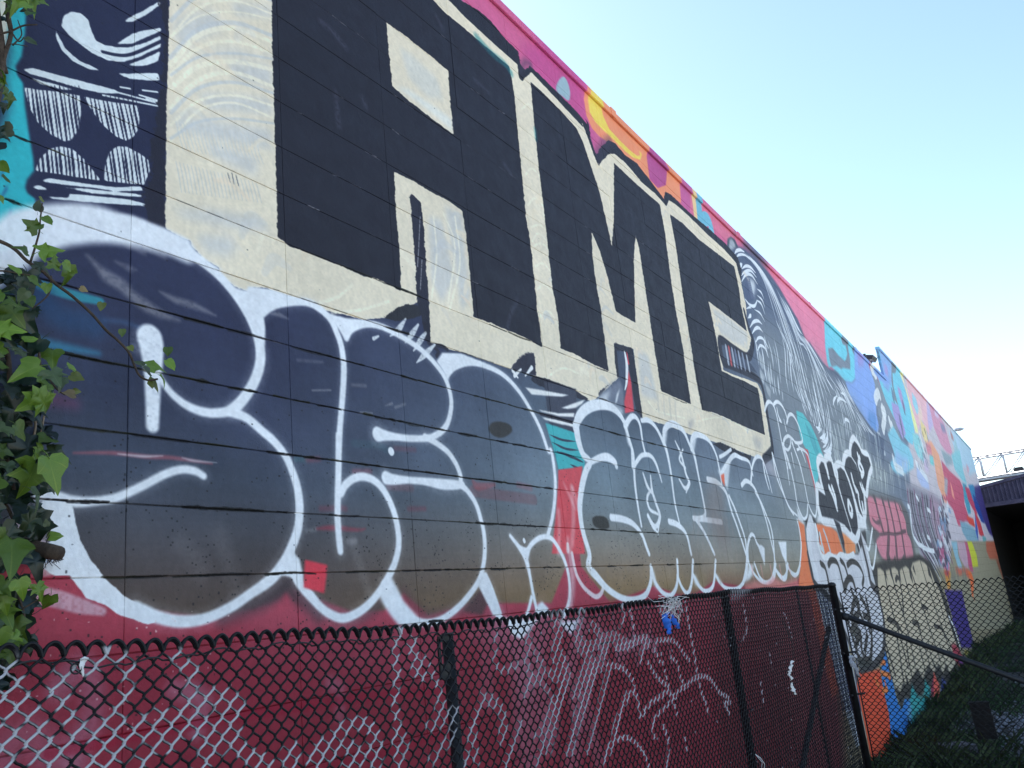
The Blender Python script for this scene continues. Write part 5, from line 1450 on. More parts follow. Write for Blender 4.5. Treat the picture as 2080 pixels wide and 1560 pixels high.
def place_weed():
    while True:
        x = random.gauss(7.6, 1.3)
        y = -abs(random.gauss(.30, .40))
        if 5.2 < x < 10.6:
            k = 1.0 + .7 * math.exp(-((x - 6.7) / .6) ** 2)
            return x, y, ground_z(x, y) - .02, k * (.6 + clump(x * 2, y * 2))
wd = blades("weeds", 9000, place_weed, .05, .24, .0042, M_WEED, .5)
tag(wd, kind="stuff")
def place_foot():
    while True:
        x = 9.5 + 22 * random.random() ** 1.5
        y = -.02 - abs(random.gauss(0, .22))
        if clump(x * 1.6, y * 3) > random.random():
            return x, y, ground_z(x, y) - .02, .5 + 1.1 * clump(x * 2.4 + 3, 1)
ft = blades("weeds", 7000, place_foot, .06, .26, .0055, M_WEED, .4)
tag(ft, kind="stuff")
# rubble-strewn gravel patch
M_GRAV = simple_mat("gravel_stones", (.10, .105, .12), .9, col2=(.22, .23, .25), scale=9, world_pos=True)
gb = MB()
for _ in range(5200):
    x, y = random.gauss(11.3, 1.35), random.gauss(-1.8, .72)
    if y > -.2 or x < 7.5:
        continue
    if random.random() > .5 + .5 * clump(x * 1.3 + 2, y * 1.1):
        continue
    s_ = random.uniform(.012, .045)
    z = ground_z(x, y)
    t = [Vector((random.uniform(.6, 1) * s_ * a, random.uniform(.6, 1) * s_ * b_, random.uniform(.4, .8) * s_ * c_)) + Vector((x, y, z + s_ * .2)) for a, b_, c_ in ((1, 0, 0), (-1, 0, 0), (0, 1, 0), (0, -1, 0), (0, 0, 1), (0, 0, -1))]
    gb.add(t, [(0, 2, 4), (2, 1, 4), (1, 3, 4), (3, 0, 4), (2, 0, 5), (1, 2, 5), (3, 1, 5), (0, 3, 5)])
tag(gb.build("gravel", M_GRAV), kind="stuff")
# dumped things on the patch
M_CHAR = simple_mat("charred_timber", (.012, .011, .011), .9, col2=(.03, .028, .026), scale=20)
M_LIT = simple_mat("white_litter", (.55, .56, .6), .8, col2=(.72, .72, .74), scale=10)
b = MB(); b.obox((9.75, -.98, .13), (-.05, 0, .20), (0, .10, 0), (.012, 0, .004)); 
tag(b.build("plank", M_CHAR), "short charred plank leaning in the gravel beyond the cross fence", "plank")
def broken_block(name, x, y, sx, sy, sz, mat, rz, seed):
    r = random.Random(seed)
    b = MB()
    vs = []
    for zz in (0, 1):
        for a, c_ in ((-1, -1), (1, -1), (1, 1), (-1, 1)):
            vs.append(Vector((a * sx * r.uniform(.75, 1), c_ * sy * r.uniform(.75, 1), sz * (zz if zz == 0 else r.uniform(.7, 1.05)))))
    m = Matrix.Rotation(rz, 3, 'Z')
    vs = [m @ v + Vector((x, y, ground_z(x, y) - .01)) for v in vs]
    b.add(vs, [(0, 3, 2, 1), (4, 5, 6, 7), (0, 1, 5, 4), (1, 2, 6, 5), (2, 3, 7, 6), (3, 0, 4, 7)])
    return b.build(name, mat)
tag(broken_block("concrete_slab", 9.2, -.72, .24, .17, .16, simple_mat("dirty_concrete", (.05, .05, .055), .9, col2=(.10, .10, .11), scale=8), .5, 3), "dark broken concrete slab lying left of the charred plank", "slab")
for i, (x, y, s_, lab) in enumerate(((8.75, -.38, .035, "crumpled white paper scrap on weeds nearest the cross fence"), (9.9, -.52, .03, "small white scrap of litter behind the broken concrete slab"),
                                     (11.2, -.35, .03, "white litter scrap closest to the foot of the painted wall"), (12.6, -1.25, .04, "pale bag scrap at the far edge of the gravel patch"))):
    b = MB()
    r = random.Random(i)
    n = 7
    vs = [Vector((x, y, ground_z(x, y) + s_ * .9))]
    for k in range(n):
        a = math.tau * k / n
        q = s_ * r.uniform(.6, 1.5)
        vs.append(Vector((x + q * math.cos(a), y + q * math.sin(a), ground_z(x, y) + r.uniform(.02, .06))))
    b.add(vs, [(0, k + 1, (k + 1) % n + 1) for k in range(n)])
    tag(b.build("litter", M_LIT), lab, "litter", "white litter on the gravel")

bounce_paving = sheet("bounce_paving", [5.6, 20, 60, 140], [-120, -60, -30, -16, -6.2], M_WALK, lambda x, y: max(ground_z(x, y), 0.0) + .05)  # unseen pale paving, added to bounce more sunlight onto the painted wall
tag(bounce_paving, kind="structure")
# ------------------------------------------------------------------ chain link fence
FW = .45                                     # distance of the long fence run from the wall
FEN = Canvas(2400, 640, -1.7, 6.6, -1.85, -.1, None, lambda x, y: on_wall(x, y, FW))
def paint_fence_mask():
    f = FEN.stroke
    Wt = (255, 255, 255)
    def st(s_, w, op=1.0, **kw):
        f(s_, w * .72, Wt, soft=.008, op=op, **kw)
    for s_ in ("X 0,650 60,600 30,720", "X 30,900 150,820 20,1000 110,1050 200,960", "X 0,1010 120,1080 250,1080 330,1120 300,1330 180,1280 60,1330 0,1250", "X 480,960 500,760 640,680 620,760 540,900 560,1050 650,1180",
               "X 840,620 900,570 1000,570 1110,640 1130,760 1080,930 1040,1090 950,1200", "X 950,1210 820,1210 700,1250 590,1380 450,1560", "X 820,700 830,640 760,680", "X 1540,560 1600,640 1690,700 1700,800 1650,900", "X 420,1360 300,1470 380,1420 420,1560",
               "X 0,1350 80,1300 20,1560", "Y 1780,360 1740,560 1760,760 1730,950 1760,1150 1740,1330 1770,1540", "Y 1900,420 1870,520 1950,620 1900,700 2000,760"):
        st(s_, .045)
    for s_ in ("X 1230,1170 1350,1170 1480,1140 1620,1040 1760,960 1900,930 2060,970", "X 800,1250 900,1210 1040,1200", "X 1400,1080 1330,1200 1180,1280 1050,1420 900,1560", "X 1560,1130 1450,1270 1300,1420 1180,1560", "X 1760,1000 1640,1180 1500,1360 1560,1200",
               "X 2000,940 1900,1120 1750,1300 1800,1180", "X 1000,1330 880,1440 780,1560", "X 2060,1160 1960,1340 1830,1480 1750,1560", "Y 0,1000 150,920 280,960 260,1100 120,1230 60,1300", "Y 60,1300 200,1170 360,1000", "Y 340,1340 430,1440 560,1500 620,1540", "Y 60,1440 180,1380 330,1200", "Y 1000,1500 1060,1400 1200,1280 1310,1200 1450,1170 1560,1260 1600,1440",
               "Y 1040,1560 1200,1400 1350,1380 1420,1480 1300,1560", "Y 1480,1400 1580,1440 1560,1560", "Y 770,1440 860,1400 800,1540"):
        st(s_, .055)
    # broad sprayed haze through the second bay
    for s_, w in (("Z 1200,330 1160,600 1200,780 1150,900", .07), ("Z 1400,250 1430,420 1400,560 1440,720", .07), ("Z 1600,300 1630,520 1780,470 1850,560", .08), ("Z 1250,560 1300,700 1200,800", .08), ("Z 830,960 900,1000 960,1130 940,1300", .08), ("Z 900,400 880,600 950,700 1080,650", .05),
                  ("Z 1500,620 1460,860 1420,1050 1340,1250 1250,1500", .07), ("Z 1750,620 1700,900 1600,1100 1560,1400", .08), ("Z 1900,640 1830,900 1780,1100 1700,1400", .07), ("Z 700,1100 660,1300 620,1540", .04), ("Z 2050,900 1950,1150 1900,1400", .05), ("Z 1100,1150 1040,1350 960,1560", .06),
                  ("Z 1280,800 1380,920 1360,1080 1240,1300", .05), ("Z 780,900 700,1200 720,1500", .06), ("Z 330,730 400,900 360,1100 440,1000", .045), ("Z 300,1200 420,1160 540,1050 480,1300 320,1500", .06), ("Z 0,1400 100,1300 60,1560", .05), ("Z 250,560 330,700 370,840", .03),
                  ("P 140,330 120,600 180,760 90,1000", .08), ("P 280,300 250,480 330,620 220,900", .08), ("P 360,420 450,560 380,700 300,960 180,1300", .08), ("P 430,540 500,500 610,560", .10), ("P 60,760 140,820 120,1000 40,1300", .08), ("P 260,900 330,760 420,700", .08)):
        st(s_, w * .8, .8, grain=.35)
    # hand-written tags
    for s_, w in (("P 520,575 600,560 680,520 735,505 745,540 700,600 690,660", .05), ("P 560,270 575,340 540,440", .03), ("P 610,290 640,400 650,490", .03), ("P 830,315 870,310", .04), ("P 785,590 800,530 860,520 910,520 960,555 1000,620 1035,660", .035), ("P 800,600 830,680", .03), ("P 1010,260 1030,400 1050,500 1075,640 1090,740 1120,880 1150,960 1172,1035", .035),
                  ("P 1000,860 1060,800 1110,775 1170,785 1220,840 1250,890 1310,925 1320,960 1280,965 1300,1000 1318,1040", .035), ("P 745,680 800,770 850,820 890,860 830,920 770,960 720,1020 690,1060 680,1000 660,900 620,900 560,1020 500,1230 470,1270 440,1400", .035), ("P 640,880 640,810 580,730 500,700 460,700", .035), ("P 905,640 950,680 970,770 1000,830", .03),
                  ("P 840,620 850,690 880,800 900,870", .025), ("P 1000,840 930,910 900,900 930,980 950,1050", .03), ("P 940,920 860,1000 790,1080 780,1190 800,1200", .03), ("P 500,1240 560,1210 620,1215 680,1270 720,1330 750,1410", .03), ("P 480,1270 470,1320", .03),
                  ("P 1420,280 1440,420 1420,520", .03), ("P 1540,820 1560,960", .03), ("P 1600,600 1620,720", .02), ("P 850,1120 890,1240 870,1400", .04), ("P 1000,1180 1020,1300", .02), ("P 1700,330 1720,360 1760,500", .015)):
        st(s_, w)
    fi = FEN.fill
    fi("P 1325,170 1480,160 1400,220 1330,240", Wt, soft=.02, op=.7, grain=.4)
    fi("P 40,330 160,320 130,420 70,410", Wt, soft=.02, op=.6, grain=.3)
    n = 260
    FEN.dots(RNG.uniform(.9, 6.2, n), RNG.uniform(-1.7, -.25, n), RNG.uniform(.002, .005, n), (255, 255, 255), .6)

paint_fence_mask()
IM_F = bpy.data.images.new("fence_paint", FEN.W, FEN.H)
_p = np.ones((FEN.H, FEN.W, 4), np.float32)
_p[..., :3] = FEN.C
IM_F.colorspace_settings.name = 'Non-Color'
IM_F.pixels.foreach_set(_p.ravel())
IM_F.update()
IM_F.pack()

def wire_mat():
    m, t, p = new_mat("vinyl_wire")
    g = mnode(t, "ShaderNodeNewGeometry")
    s = mnode(t, "ShaderNodeSeparateXYZ")
    t.links.new(g.outputs["Position"], s.inputs[0])
    x = mmath(t, "DIVIDE", mmath(t, "SUBTRACT", s.outputs["X"], FEN.u0), FEN.u1 - FEN.u0)
    y = mmath(t, "DIVIDE", mmath(t, "SUBTRACT", s.outputs["Z"], ZO + FEN.v0), FEN.v1 - FEN.v0)
    c = mnode(t, "ShaderNodeCombineXYZ")
    t.links.new(x, c.inputs[0]); t.links.new(y, c.inputs[1])
    tx = mnode(t, "ShaderNodeTexImage", image=IM_F, extension='CLIP')
    t.links.new(c.outputs[0], tx.inputs[0])
    front = mnode(t, "ShaderNodeMapRange")                # the front strands caught the spray, the rear ones little
    front.inputs[1].default_value, front.inputs[2].default_value = -FW + .0015, -FW - .0010
    t.links.new(s.outputs["Y"], front.inputs[0])
    n = noise(t, 60.0, 3.0, .6, g.outputs["Position"])
    ng = mnode(t, "ShaderNodeMapRange")
    ng.inputs[1].default_value, ng.inputs[2].default_value = .40, .60
    t.links.new(n.outputs["Fac"], ng.inputs[0])
    k = mmath(t, "MULTIPLY", tx.outputs[0], mmath(t, "ADD", mmath(t, "MULTIPLY", front.outputs[0], .85), mmath(t, "MULTIPLY", ng.outputs[0], .12)))
    mx = mnode(t, "ShaderNodeMix", data_type='RGBA')
    t.links.new(k, mx.inputs[0])
    mx.inputs[6].default_value = (.006, .006, .007, 1)
    mx.inputs[7].default_value = (.44, .43, .44, 1)
    t.links.new(mx.outputs[2], p.inputs["Base Color"])
    p.inputs["Roughness"].default_value = .55
    p.inputs["Specular IOR Level"].default_value = .25
    return m
M_WIRE = wire_mat()
M_POST = simple_mat("black_post_paint", (.008, .008, .009), .55, col2=(.02, .02, .022), scale=14)

def wire_path(D, H, odd, dep, sub=5):
    A = D / 4 + .0022
    pts = []
    n = int(H / (D / 2))
    side = -1 if odd else 1                  # extreme at the top row
    for k in range(n):
        for j in range(sub):
            t = j / sub
            # going down from this extreme to the other; '/' strands run in front
            x = side * A * (.5 * math.cos(math.pi * t) + .5 * (1 - 2 * t))
            fr = -1 if side > 0 else 1       # down-left leg (seen as '/') in front
            y = fr * dep * math.sin(math.pi * t) ** .7
            pts.append((x, y, -(k + t) * D / 2))
        side = -side
    return pts

def wire_mesh(name, D, H, odd, r, seed, arch=.58, n=5):
    rn = random.Random(seed)
    b = MB()
    pts = [(x + rn.gauss(0, .0005), y, z + rn.gauss(0, .0005)) for x, y, z in wire_path(D, H, odd, .0032)]
    if odd:
        x0, x1 = -D / 4, 3 * D / 4
        for off, hh in ((-.0034, arch), (.0012, arch * .95), (.0050, arch * .84)):
            arc = []
            for k in range(13):
                t = k / 12
                arc.append((x0 + (x1 - x0) * t, off + rn.gauss(0, .0004), D * hh * (math.sin(math.pi * t) ** .62 if arch > .55 else (1 - abs(2 * t - 1) ** 1.25))))
            b.tube(arc, r * 1.2, n, cap=False)
    b.tube(pts, r, n, cap=False)
    return b.mesh(name, M_WIRE, True)

FD = .045
def fence_top(u):
    v = np.interp(u, [-1.6, -.55, .2, .9, 2.0, 3.62, 5.0, 6.2], [-.166, -.168, -.190, -.213, -.211, -.199, -.222, -.234])
    return float(v) + ZO - FD * .58 + .003 * math.sin(u * 9.0)

fence = thing("chain_link_fence", "long black chain link fence before the wall, wires sprayed with white tags", "fence", loc=(0, -FW, 0))
vars_ = [[wire_mesh("wire", FD, 1.80, o, .0030, 10 + 3 * o + q) for q in range(3)] for o in (0, 1)]
us = [-.66 + k * FD / 2 for k in range(int((6.16 + .66) / (FD / 2)))]
extra = []
for k, u in enumerate(us):
    me = vars_[k % 2][random.randrange(3)]
    if k < 300:
        o = link("wire", me, fence, (u, random.uniform(-.0006, .0006), fence_top(u if k % 2 == 0 else u + FD / 4)))
        o.rotation_euler = (random.uniform(-.0015, .0015), random.uniform(-.0010, .0010), random.uniform(-.05, .05))
    else:
        extra.append((u, k))
extra += [(-.66 - (j + 1) * FD / 2, j + 1) for j in range(42)]
eb = MB()
for u, k in extra:
    zt = fence_top(u)
    eb.tube([(x + u, y, z + zt) for x, y, z in wire_path(FD, 1.80, k % 2, .0032, 2)], .0023, 4, cap=False)
tag(eb.build("end_wires", M_WIRE, fence, True), kind="stuff")
# tension wire woven just under the knuckled edge
tw = []
for k in range(0, 330):
    u = -1.5 + k * FD / 2
    if u > 6.15:
        break
    dip = .012 * math.exp(-((u + .30) / .10) ** 2) + .004 * math.sin(u * 31)
    tw.append((u, -.008 if k % 4 < 2 else .006, fence_top(u) - .012 - dip + .003 * (1 if k % 4 < 2 else -1)))
b = MB(); b.tube(tw, .0022, 5); b.build("tension_wire", M_POST, fence, True)
b = MB()
for k in range(14):
    a = k / 13 * math.tau * 1.3
    pass
b.tube([(-.405 + .010 * math.cos(a), -.006 - .0007 * i, fence_top(-.4) - .027 + .010 * math.sin(a)) for i, a in enumerate([x * .55 for x in range(13)])], .002, 5)
b.build("wire_tail", M_POST, fence, True)
def post(u, y, vt, r, zb=-.3, cap=True, name="post", seg=12):
    b = MB()
    zt = vt + ZO
    pts, rr = [(u, y, zb), (u, y, zt)], [r, r]
    if cap:
        pts += [(u, y, zt + .001), (u, y, zt + r * .55), (u, y, zt + r * .95), (u, y, zt + r * 1.1)]
        rr += [r * 1.14, r * 1.10, r * .75, r * .15]
    b.tube(pts, rr, seg)
    return b.build(name, M_POST, fence, True)
post(.885, .032, -.245, .0195, cap=False)
post(3.63, .036, -.225, .024)
post(6.235, .0, -.255, .031)
post(5.235, .034, -.24, .008, cap=False, name="stake")
b = MB()
b.obox((.845, .02, ZO - .262), (.028, 0, 0), (0, .003, 0), (0, 0, .010))
b.obox((.820, .02, ZO - .315), (.006, 0, 0), (0, .003, 0), (0, 0, .055))
b.obox((.842, .02, ZO - .362), (.026, 0, 0), (0, .004, 0), (0, 0, .024))
b.build("latch_plate", M_POST, fence)
b = MB(); b.tube([(6.06, .05, ZO - .58), (5.3, .05, ZO - .99), (4.45, .05, ZO - 1.47), (3.4, .05, ZO - 2.08)], .020, 10); b.build("brace_pole", M_POST, fence, True)
for v in (-.50, -.88, -1.22):
    b = MB(); b.tube([(3.60, -.012, ZO + v), (3.66, -.012, ZO + v + .004), (3.668, .03, ZO + v)], .003, 5); b.build("wire_tie", M_POST, fence, True)

# cross run closing the gap to the right of the corner post
FD2 = .050
cross = thing("chain_link_fence", "shorter black chain link panel beyond the corner post with a sloping brace rail", "fence", loc=(6.30, -FW - .055, 0))
v2 = [[wire_mesh("wire", FD2, 2.0, o, .0030, 40 + 3 * o + q, arch=.5) for q in range(2)] for o in (0, 1)]
for k in range(118):
    w = k * FD2 / 2
    vt = -.284 - .029 * (w if k % 2 == 0 else w + FD2 / 4)
    o = link("wire", v2[k % 2][random.randrange(2)], cross, (random.uniform(-.0006, .0006), -w, vt + ZO - FD2 * .5))
    o.rotation_euler = (0, random.uniform(-.001, .001), -math.pi / 2 + random.uniform(-.05, .05))
b = MB(); b.tube([(0, .012, ZO - .31), (0, .012, .02)], .0055, 6); b.build("tension_bar", M_POST, cross, True)
b = MB(); b.tube([(-.01, .022, ZO - .515), (-.01, -.0018, ZO - .512), (-.01, -2.97, ZO - .512 - 2.95 * .4936)], .0215, 12); b.build("brace_rail", M_POST, cross, True)
b = MB(); b.tube([(-.01, .045, ZO - .500), (-.01, -.02, ZO - .522)], .031, 12); b.build("rail_clamp", M_POST, cross, True)
for v in (-.445, -.80, -1.13):
    b = MB()
    b.tube([(-.105, .055, ZO + v), (-.07, .085, ZO + v), (-.03, .055, ZO + v), (.0, -.004, ZO + v), (.0, -.024, ZO + v)], .009, 6)
    b.build("tension_band", M_POST, cross, True)
b = MB(); b.tube([(0, -2.97, -.3), (0, -2.97, ZO - .34)], .028, 12); b.build("post", M_POST, cross, True)

# ------------------------------------------------------------------ scraps caught in the fence
M_BLUE = simple_mat("blue_cloth", (.012, .09, .42), .8, col2=(.03, .17, .60), scale=30)
M_FRAY = simple_mat("frayed_white", (.55, .53, .50), .9, col2=(.72, .70, .68), scale=30)
def ribbon(pts, ws, nrm, mat, name, parent=None, curl=.004, seed=1):
    """thin cloth strip with thickness along the points"""
    rn = random.Random(seed)
    P = spline([tuple(p) for p in pts], 6)
    W_ = np.interp(np.linspace(0, 1, len(P)), np.linspace(0, 1, len(ws)), ws)
    vs, fs = [], []
    nrm = Vector(nrm)
    for i in range(len(P)):
        p = Vector(P[i])
        d = (Vector(P[min(i + 1, len(P) - 1)]) - Vector(P[max(i - 1, 0)])).normalized()
        s_ = d.cross(nrm).normalized()
        for k, f in enumerate((-1, -.35, .3, 1)):
            q = p + s_ * (W_[i] * f) + nrm * (rn.gauss(0, curl) + (.5 - abs(f)) * curl * 2)
            vs.append(q)
        for k, f in enumerate((1, .3, -.35, -1)):
            vs.append(vs[i * 8 + 3 - k] - nrm * .0012)
    n = len(P)
    for i in range(n - 1):
        for k in range(8):
            k2 = (k + 1) % 8
            fs.append((i * 8 + k, i * 8 + k2, (i + 1) * 8 + k2, (i + 1) * 8 + k))
    b = MB(); b.add(vs, fs)
    return b.build(name, mat, parent, True)
rg = thing("rag", "bright blue rag with frayed white threads knotted to the top of the fence", "rag", loc=(0, 0, 0))
w_ = FW + .012
ribbon([wpt(1358, 1244, w_), wpt(1352, 1258, w_ + .01), wpt(1360, 1272, w_), wpt(1356, 1286, w_)], [.006, .022, .026, .010], (0, -1, 0), M_BLUE, "cloth", rg, .008, 5)
ribbon([wpt(1364, 1248, w_), wpt(1372, 1262, w_ + .01), wpt(1380, 1276, w_)], [.008, .016, .003], (0, -1, 0), M_BLUE, "cloth", rg, .006, 6)
b = MB()
rn = random.Random(4)
for k in range(60):
    x, y = 1366 + rn.gauss(0, 8), 1222 + rn.gauss(0, 6)
    x2, y2 = x + rn.gauss(0, 15), y + rn.uniform(-12, 34)
    b.tube([wpt(x, y, w_), wpt((x + x2) / 2 + rn.gauss(0, 5), (y + y2) / 2 + rn.gauss(0, 3), w_ + .01), wpt(x2, y2, w_ + rn.uniform(-.01, .03))], .0012, 3, cap=False)
b.build("frayed_thread", M_FRAY, rg)
t1 = thing("tape_strip", "twisted white tape strip hanging on the fence beside the thin stake", "tape")
ribbon([wpt(1609, 1343, w_), wpt(1606, 1358, w_), wpt(1603, 1370, w_), wpt(1610, 1380, w_ + .01)], [.008, .022, .004, .016], (0, -1, 0), M_FRAY, "strip", t1, .006, 8)
ribbon([wpt(1608, 1386, w_), wpt(1611, 1398, w_), wpt(1617, 1410, w_)], [.006, .024, .004], (0, -1, 0), M_FRAY, "strip", t1, .006, 9)
t2 = thing("plastic_tie", "narrow white plastic tie hanging from the tension wire beside the ivy", "plastic tie")
ribbon([wpt(172, 1338, w_), wpt(167, 1352, w_ + .004), wpt(170, 1374, w_)], [.006, .0055, .0012], (0, -1, 0), M_FRAY, "strip", t2, .0006, 2)
b = MB(); b.tube([wpt(164, 1340, w_), wpt(172, 1336, w_ + .006), wpt(178, 1338, w_)], .003, 5); b.build("loop", M_FRAY, t2, True)
t3 = thing("string", "pale loose string hanging low on the fence beside its middle post", "string")
b = MB()
b.tube([wpt(1534, 1532, w_), wpt(1545, 1540, w_ + .01), wpt(1553, 1552, w_ + .01), wpt(1552, 1566, w_), wpt(1556, 1590, w_)], .0022, 5)
b.tube([wpt(1534, 1532, w_), wpt(1548, 1548, w_ + .02), wpt(1546, 1570, w_)], .0018, 5)
b.build("strand", M_FRAY, t3, True)
rc = thing("cloth_scrap", "grey white cloth scrap wrapped around the fence corner post", "cloth")
M_GREYC = simple_mat("grey_cloth", (.30, .30, .34), .9, col2=(.45, .45, .48), scale=20)
ribbon([wpt(1728, 1335, .50), wpt(1732, 1345, .515), wpt(1741, 1360, .515), wpt(1746, 1376, .50)], [.012, .028, .026, .006], (-.3, -.95, 0), M_GREYC, "strip", rc, .006, 3)
ribbon([wpt(1724, 1336, .50), wpt(1733, 1334, .515), wpt(1737, 1344, .50)], [.008, .013, .004], (-.3, -.95, 0), M_GREYC, "strip", rc, .005, 4)
# ------------------------------------------------------------------ ivy on the left
def leaf_mat(name, a, b_, rough=.42):
    m, t, p = new_mat(name)
    n = noise(t, 34.0, 4.0, .6)
    oi = mnode(t, "ShaderNodeObjectInfo")
    r = mnode(t, "ShaderNodeMix", data_type='RGBA')
    t.links.new(n.outputs["Fac"], r.inputs[0])
    r.inputs[6].default_value = (*a, 1)
    r.inputs[7].default_value = (*b_, 1)
    # paler veins fan out from the stalk
    tc = mnode(t, "ShaderNodeTexCoord")
    s = mnode(t, "ShaderNodeSeparateXYZ")
    t.links.new(tc.outputs["Object"], s.inputs[0])
    ang = mmath(t, "ARCTAN2", s.outputs["X"], s.outputs["Y"])
    wv = mmath(t, "ABSOLUTE", mmath(t, "SINE", mmath(t, "MULTIPLY", ang, 3.6)))
    vn = mnode(t, "ShaderNodeMapRange")
    vn.inputs[1].default_value, vn.inputs[2].default_value, vn.inputs[3].default_value, vn.inputs[4].default_value = .0, .13, .45, 0.0
    t.links.new(wv, vn.inputs[0])
    r2 = mnode(t, "ShaderNodeMix", data_type='RGBA')
    t.links.new(vn.outputs[0], r2.inputs[0])
    t.links.new(r.outputs[2], r2.inputs[6])
    r2.inputs[7].default_value = (min(1, b_[0] * 1.9), min(1, b_[1] * 1.5), min(1, b_[2] * 1.9), 1)
    hs = mnode(t, "ShaderNodeHueSaturation")
    t.links.new(mmath(t, "ADD", mmath(t, "MULTIPLY", oi.outputs["Random"], 1.0), .5), hs.inputs["Value"])
    t.links.new(r2.outputs[2], hs.inputs["Color"])
    t.links.new(hs.outputs[0], p.inputs["Base Color"])
    p.inputs["Roughness"].default_value = rough
    p.inputs["Specular IOR Level"].default_value = .45
    p.inputs["Subsurface Weight"].default_value = 0.0
    tr = mnode(t, "ShaderNodeBsdfTranslucent")
    t.links.new(hs.outputs[0], tr.inputs[0])
    mixs = mnode(t, "ShaderNodeMixShader")
    mixs.inputs[0].default_value = .22
    t.links.new(p.outputs[0], mixs.inputs[1]); t.links.new(tr.outputs[0], mixs.inputs[2])
    t.links.new(mixs.outputs[0], t.nodes["Material Output"].inputs[0])
    return m
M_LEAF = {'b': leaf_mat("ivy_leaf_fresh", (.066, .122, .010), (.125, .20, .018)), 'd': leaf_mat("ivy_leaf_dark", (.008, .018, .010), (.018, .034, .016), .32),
          'y': leaf_mat("ivy_leaf_young", (.10, .125, .018), (.16, .18, .03)), 'o': leaf_mat("ivy_leaf_olive", (.035, .055, .018), (.06, .085, .032)), 'r': leaf_mat("ivy_leaf_reddish", (.14, .085, .035), (.19, .15, .05))}
IVY5 = [(0, 0), (.13, -.12), (.30, -.16), (.52, -.02), (.36, .10), (.38, .24), (.58, .46), (.34, .46), (.20, .56), (.12, .80), (0, 1.0)]
IVY3 = [(0, 0), (.14, -.10), (.34, -.06), (.46, .12), (.50, .34), (.34, .40), (.22, .56), (.10, .84), (0, 1.0)]
HEART = [(0, 0), (.16, -.10), (.36, -.02), (.46, .20), (.40, .48), (.24, .74), (.10, .92), (0, 1.02)]
def leaf_mesh(outline, kind, seed, bend=.16, fold=.10):
    """lobed blade: outline, a ring half way in and the midrib, curled and rippled"""
    rn = random.Random(seed)
    right = [(x * rn.uniform(.88, 1.12), y + rn.uniform(-.03, .03)) for x, y in outline]
    left = [(-x * rn.uniform(.88, 1.12), y + rn.uniform(-.03, .03)) for x, y in outline[1:-1]]
    p1, p2, tw = rn.uniform(0, 6), rn.uniform(0, 6), rn.uniform(-.25, .25)
    def z(x, y):
        r = math.hypot(x, y - .35)
        a = math.atan2(y - .35, x)
        return (-bend * max(0, y - .1) ** 2 + fold * abs(x) * (1 + .5 * y) - .45 * bend * x * x * 2
                + .10 * r * math.sin(3 * a + p1) + .05 * r * math.sin(7 * a + p2) + tw * x * y)
    ring = right + left[::-1]
    n = len(ring)
    inner = [(x * .52, .36 + (y - .36) * .52) for x, y in ring]
    vs = [(x, y, z(x, y)) for x, y in ring] + [(x, y, z(x, y) - .012) for x, y in inner] + [(0, .36, z(0, .36) - .02)]
    fs = []
    for k in range(n):
        k2 = (k + 1) % n
        fs += [(k, k2, n + k2), (k, n + k2, n + k), (n + k, n + k2, 2 * n)]
    b = MB()
    b.add(vs, fs)
    b.tube([(0, .02, 0), (0, -.14, -.05), (.04, -.34, -.16)], .012, 4)
    return b.mesh("leaf", M_LEAF[kind], True)
LEAVES = {}
for kind in 'bdyor':
    LEAVES[kind] = [leaf_mesh(o, kind, 7 * i + j, .15 + .28 * j, .05 + .14 * j) for i, o in enumerate((IVY5, IVY3)) for j in range(4)]
YOUNG = {k: [leaf_mesh(HEART, k, 90 + j, .2 * j, .1 + .1 * j) for j in range(2)] for k in 'byor'}

ivy = thing("ivy", "ivy hanging down the left edge of the wall with one long shoot", "plant")
def put_leaf(x, y, size, ang, kind, w=None, young=False, tilt=None):
    """size: leaf length in pixels, ang: where the tip points (0 right, 90 down)"""
    if w is None:
        w = random.uniform(.10, .26) if kind != 'd' else random.uniform(.03, .14)
    p = wpt(x, y, w)
    D = ray(x, y)
    depth = (CAM_D - w) / D[2]
    L = size / CF * depth * 1.05
    pool = YOUNG[kind] if young and kind in YOUNG else LEAVES[kind]
    o = link("leaf", random.choice(pool), ivy, None)
    # local: Y = tip, Z = face
    nrm = Vector((random.gauss(-.25, .42), -1.0, random.gauss(.35, .42))).normalized()
    if tilt:
        nrm = (nrm + Vector(tilt)).normalized()
    a = R_(ang)
    tip = Vector((math.cos(a), 0, -math.sin(a)))
    tip = (tip - nrm * tip.dot(nrm)).normalized()
    xx = tip.cross(nrm)
    m = Matrix((( xx.x, tip.x, nrm.x), (xx.y, tip.y, nrm.y), (xx.z, tip.z, nrm.z))).to_4x4()
    base = p - tip * (L * .45)
    m.translation = base
    o.matrix_world = m @ Matrix.Diagonal((L, L, L, 1))
    return o
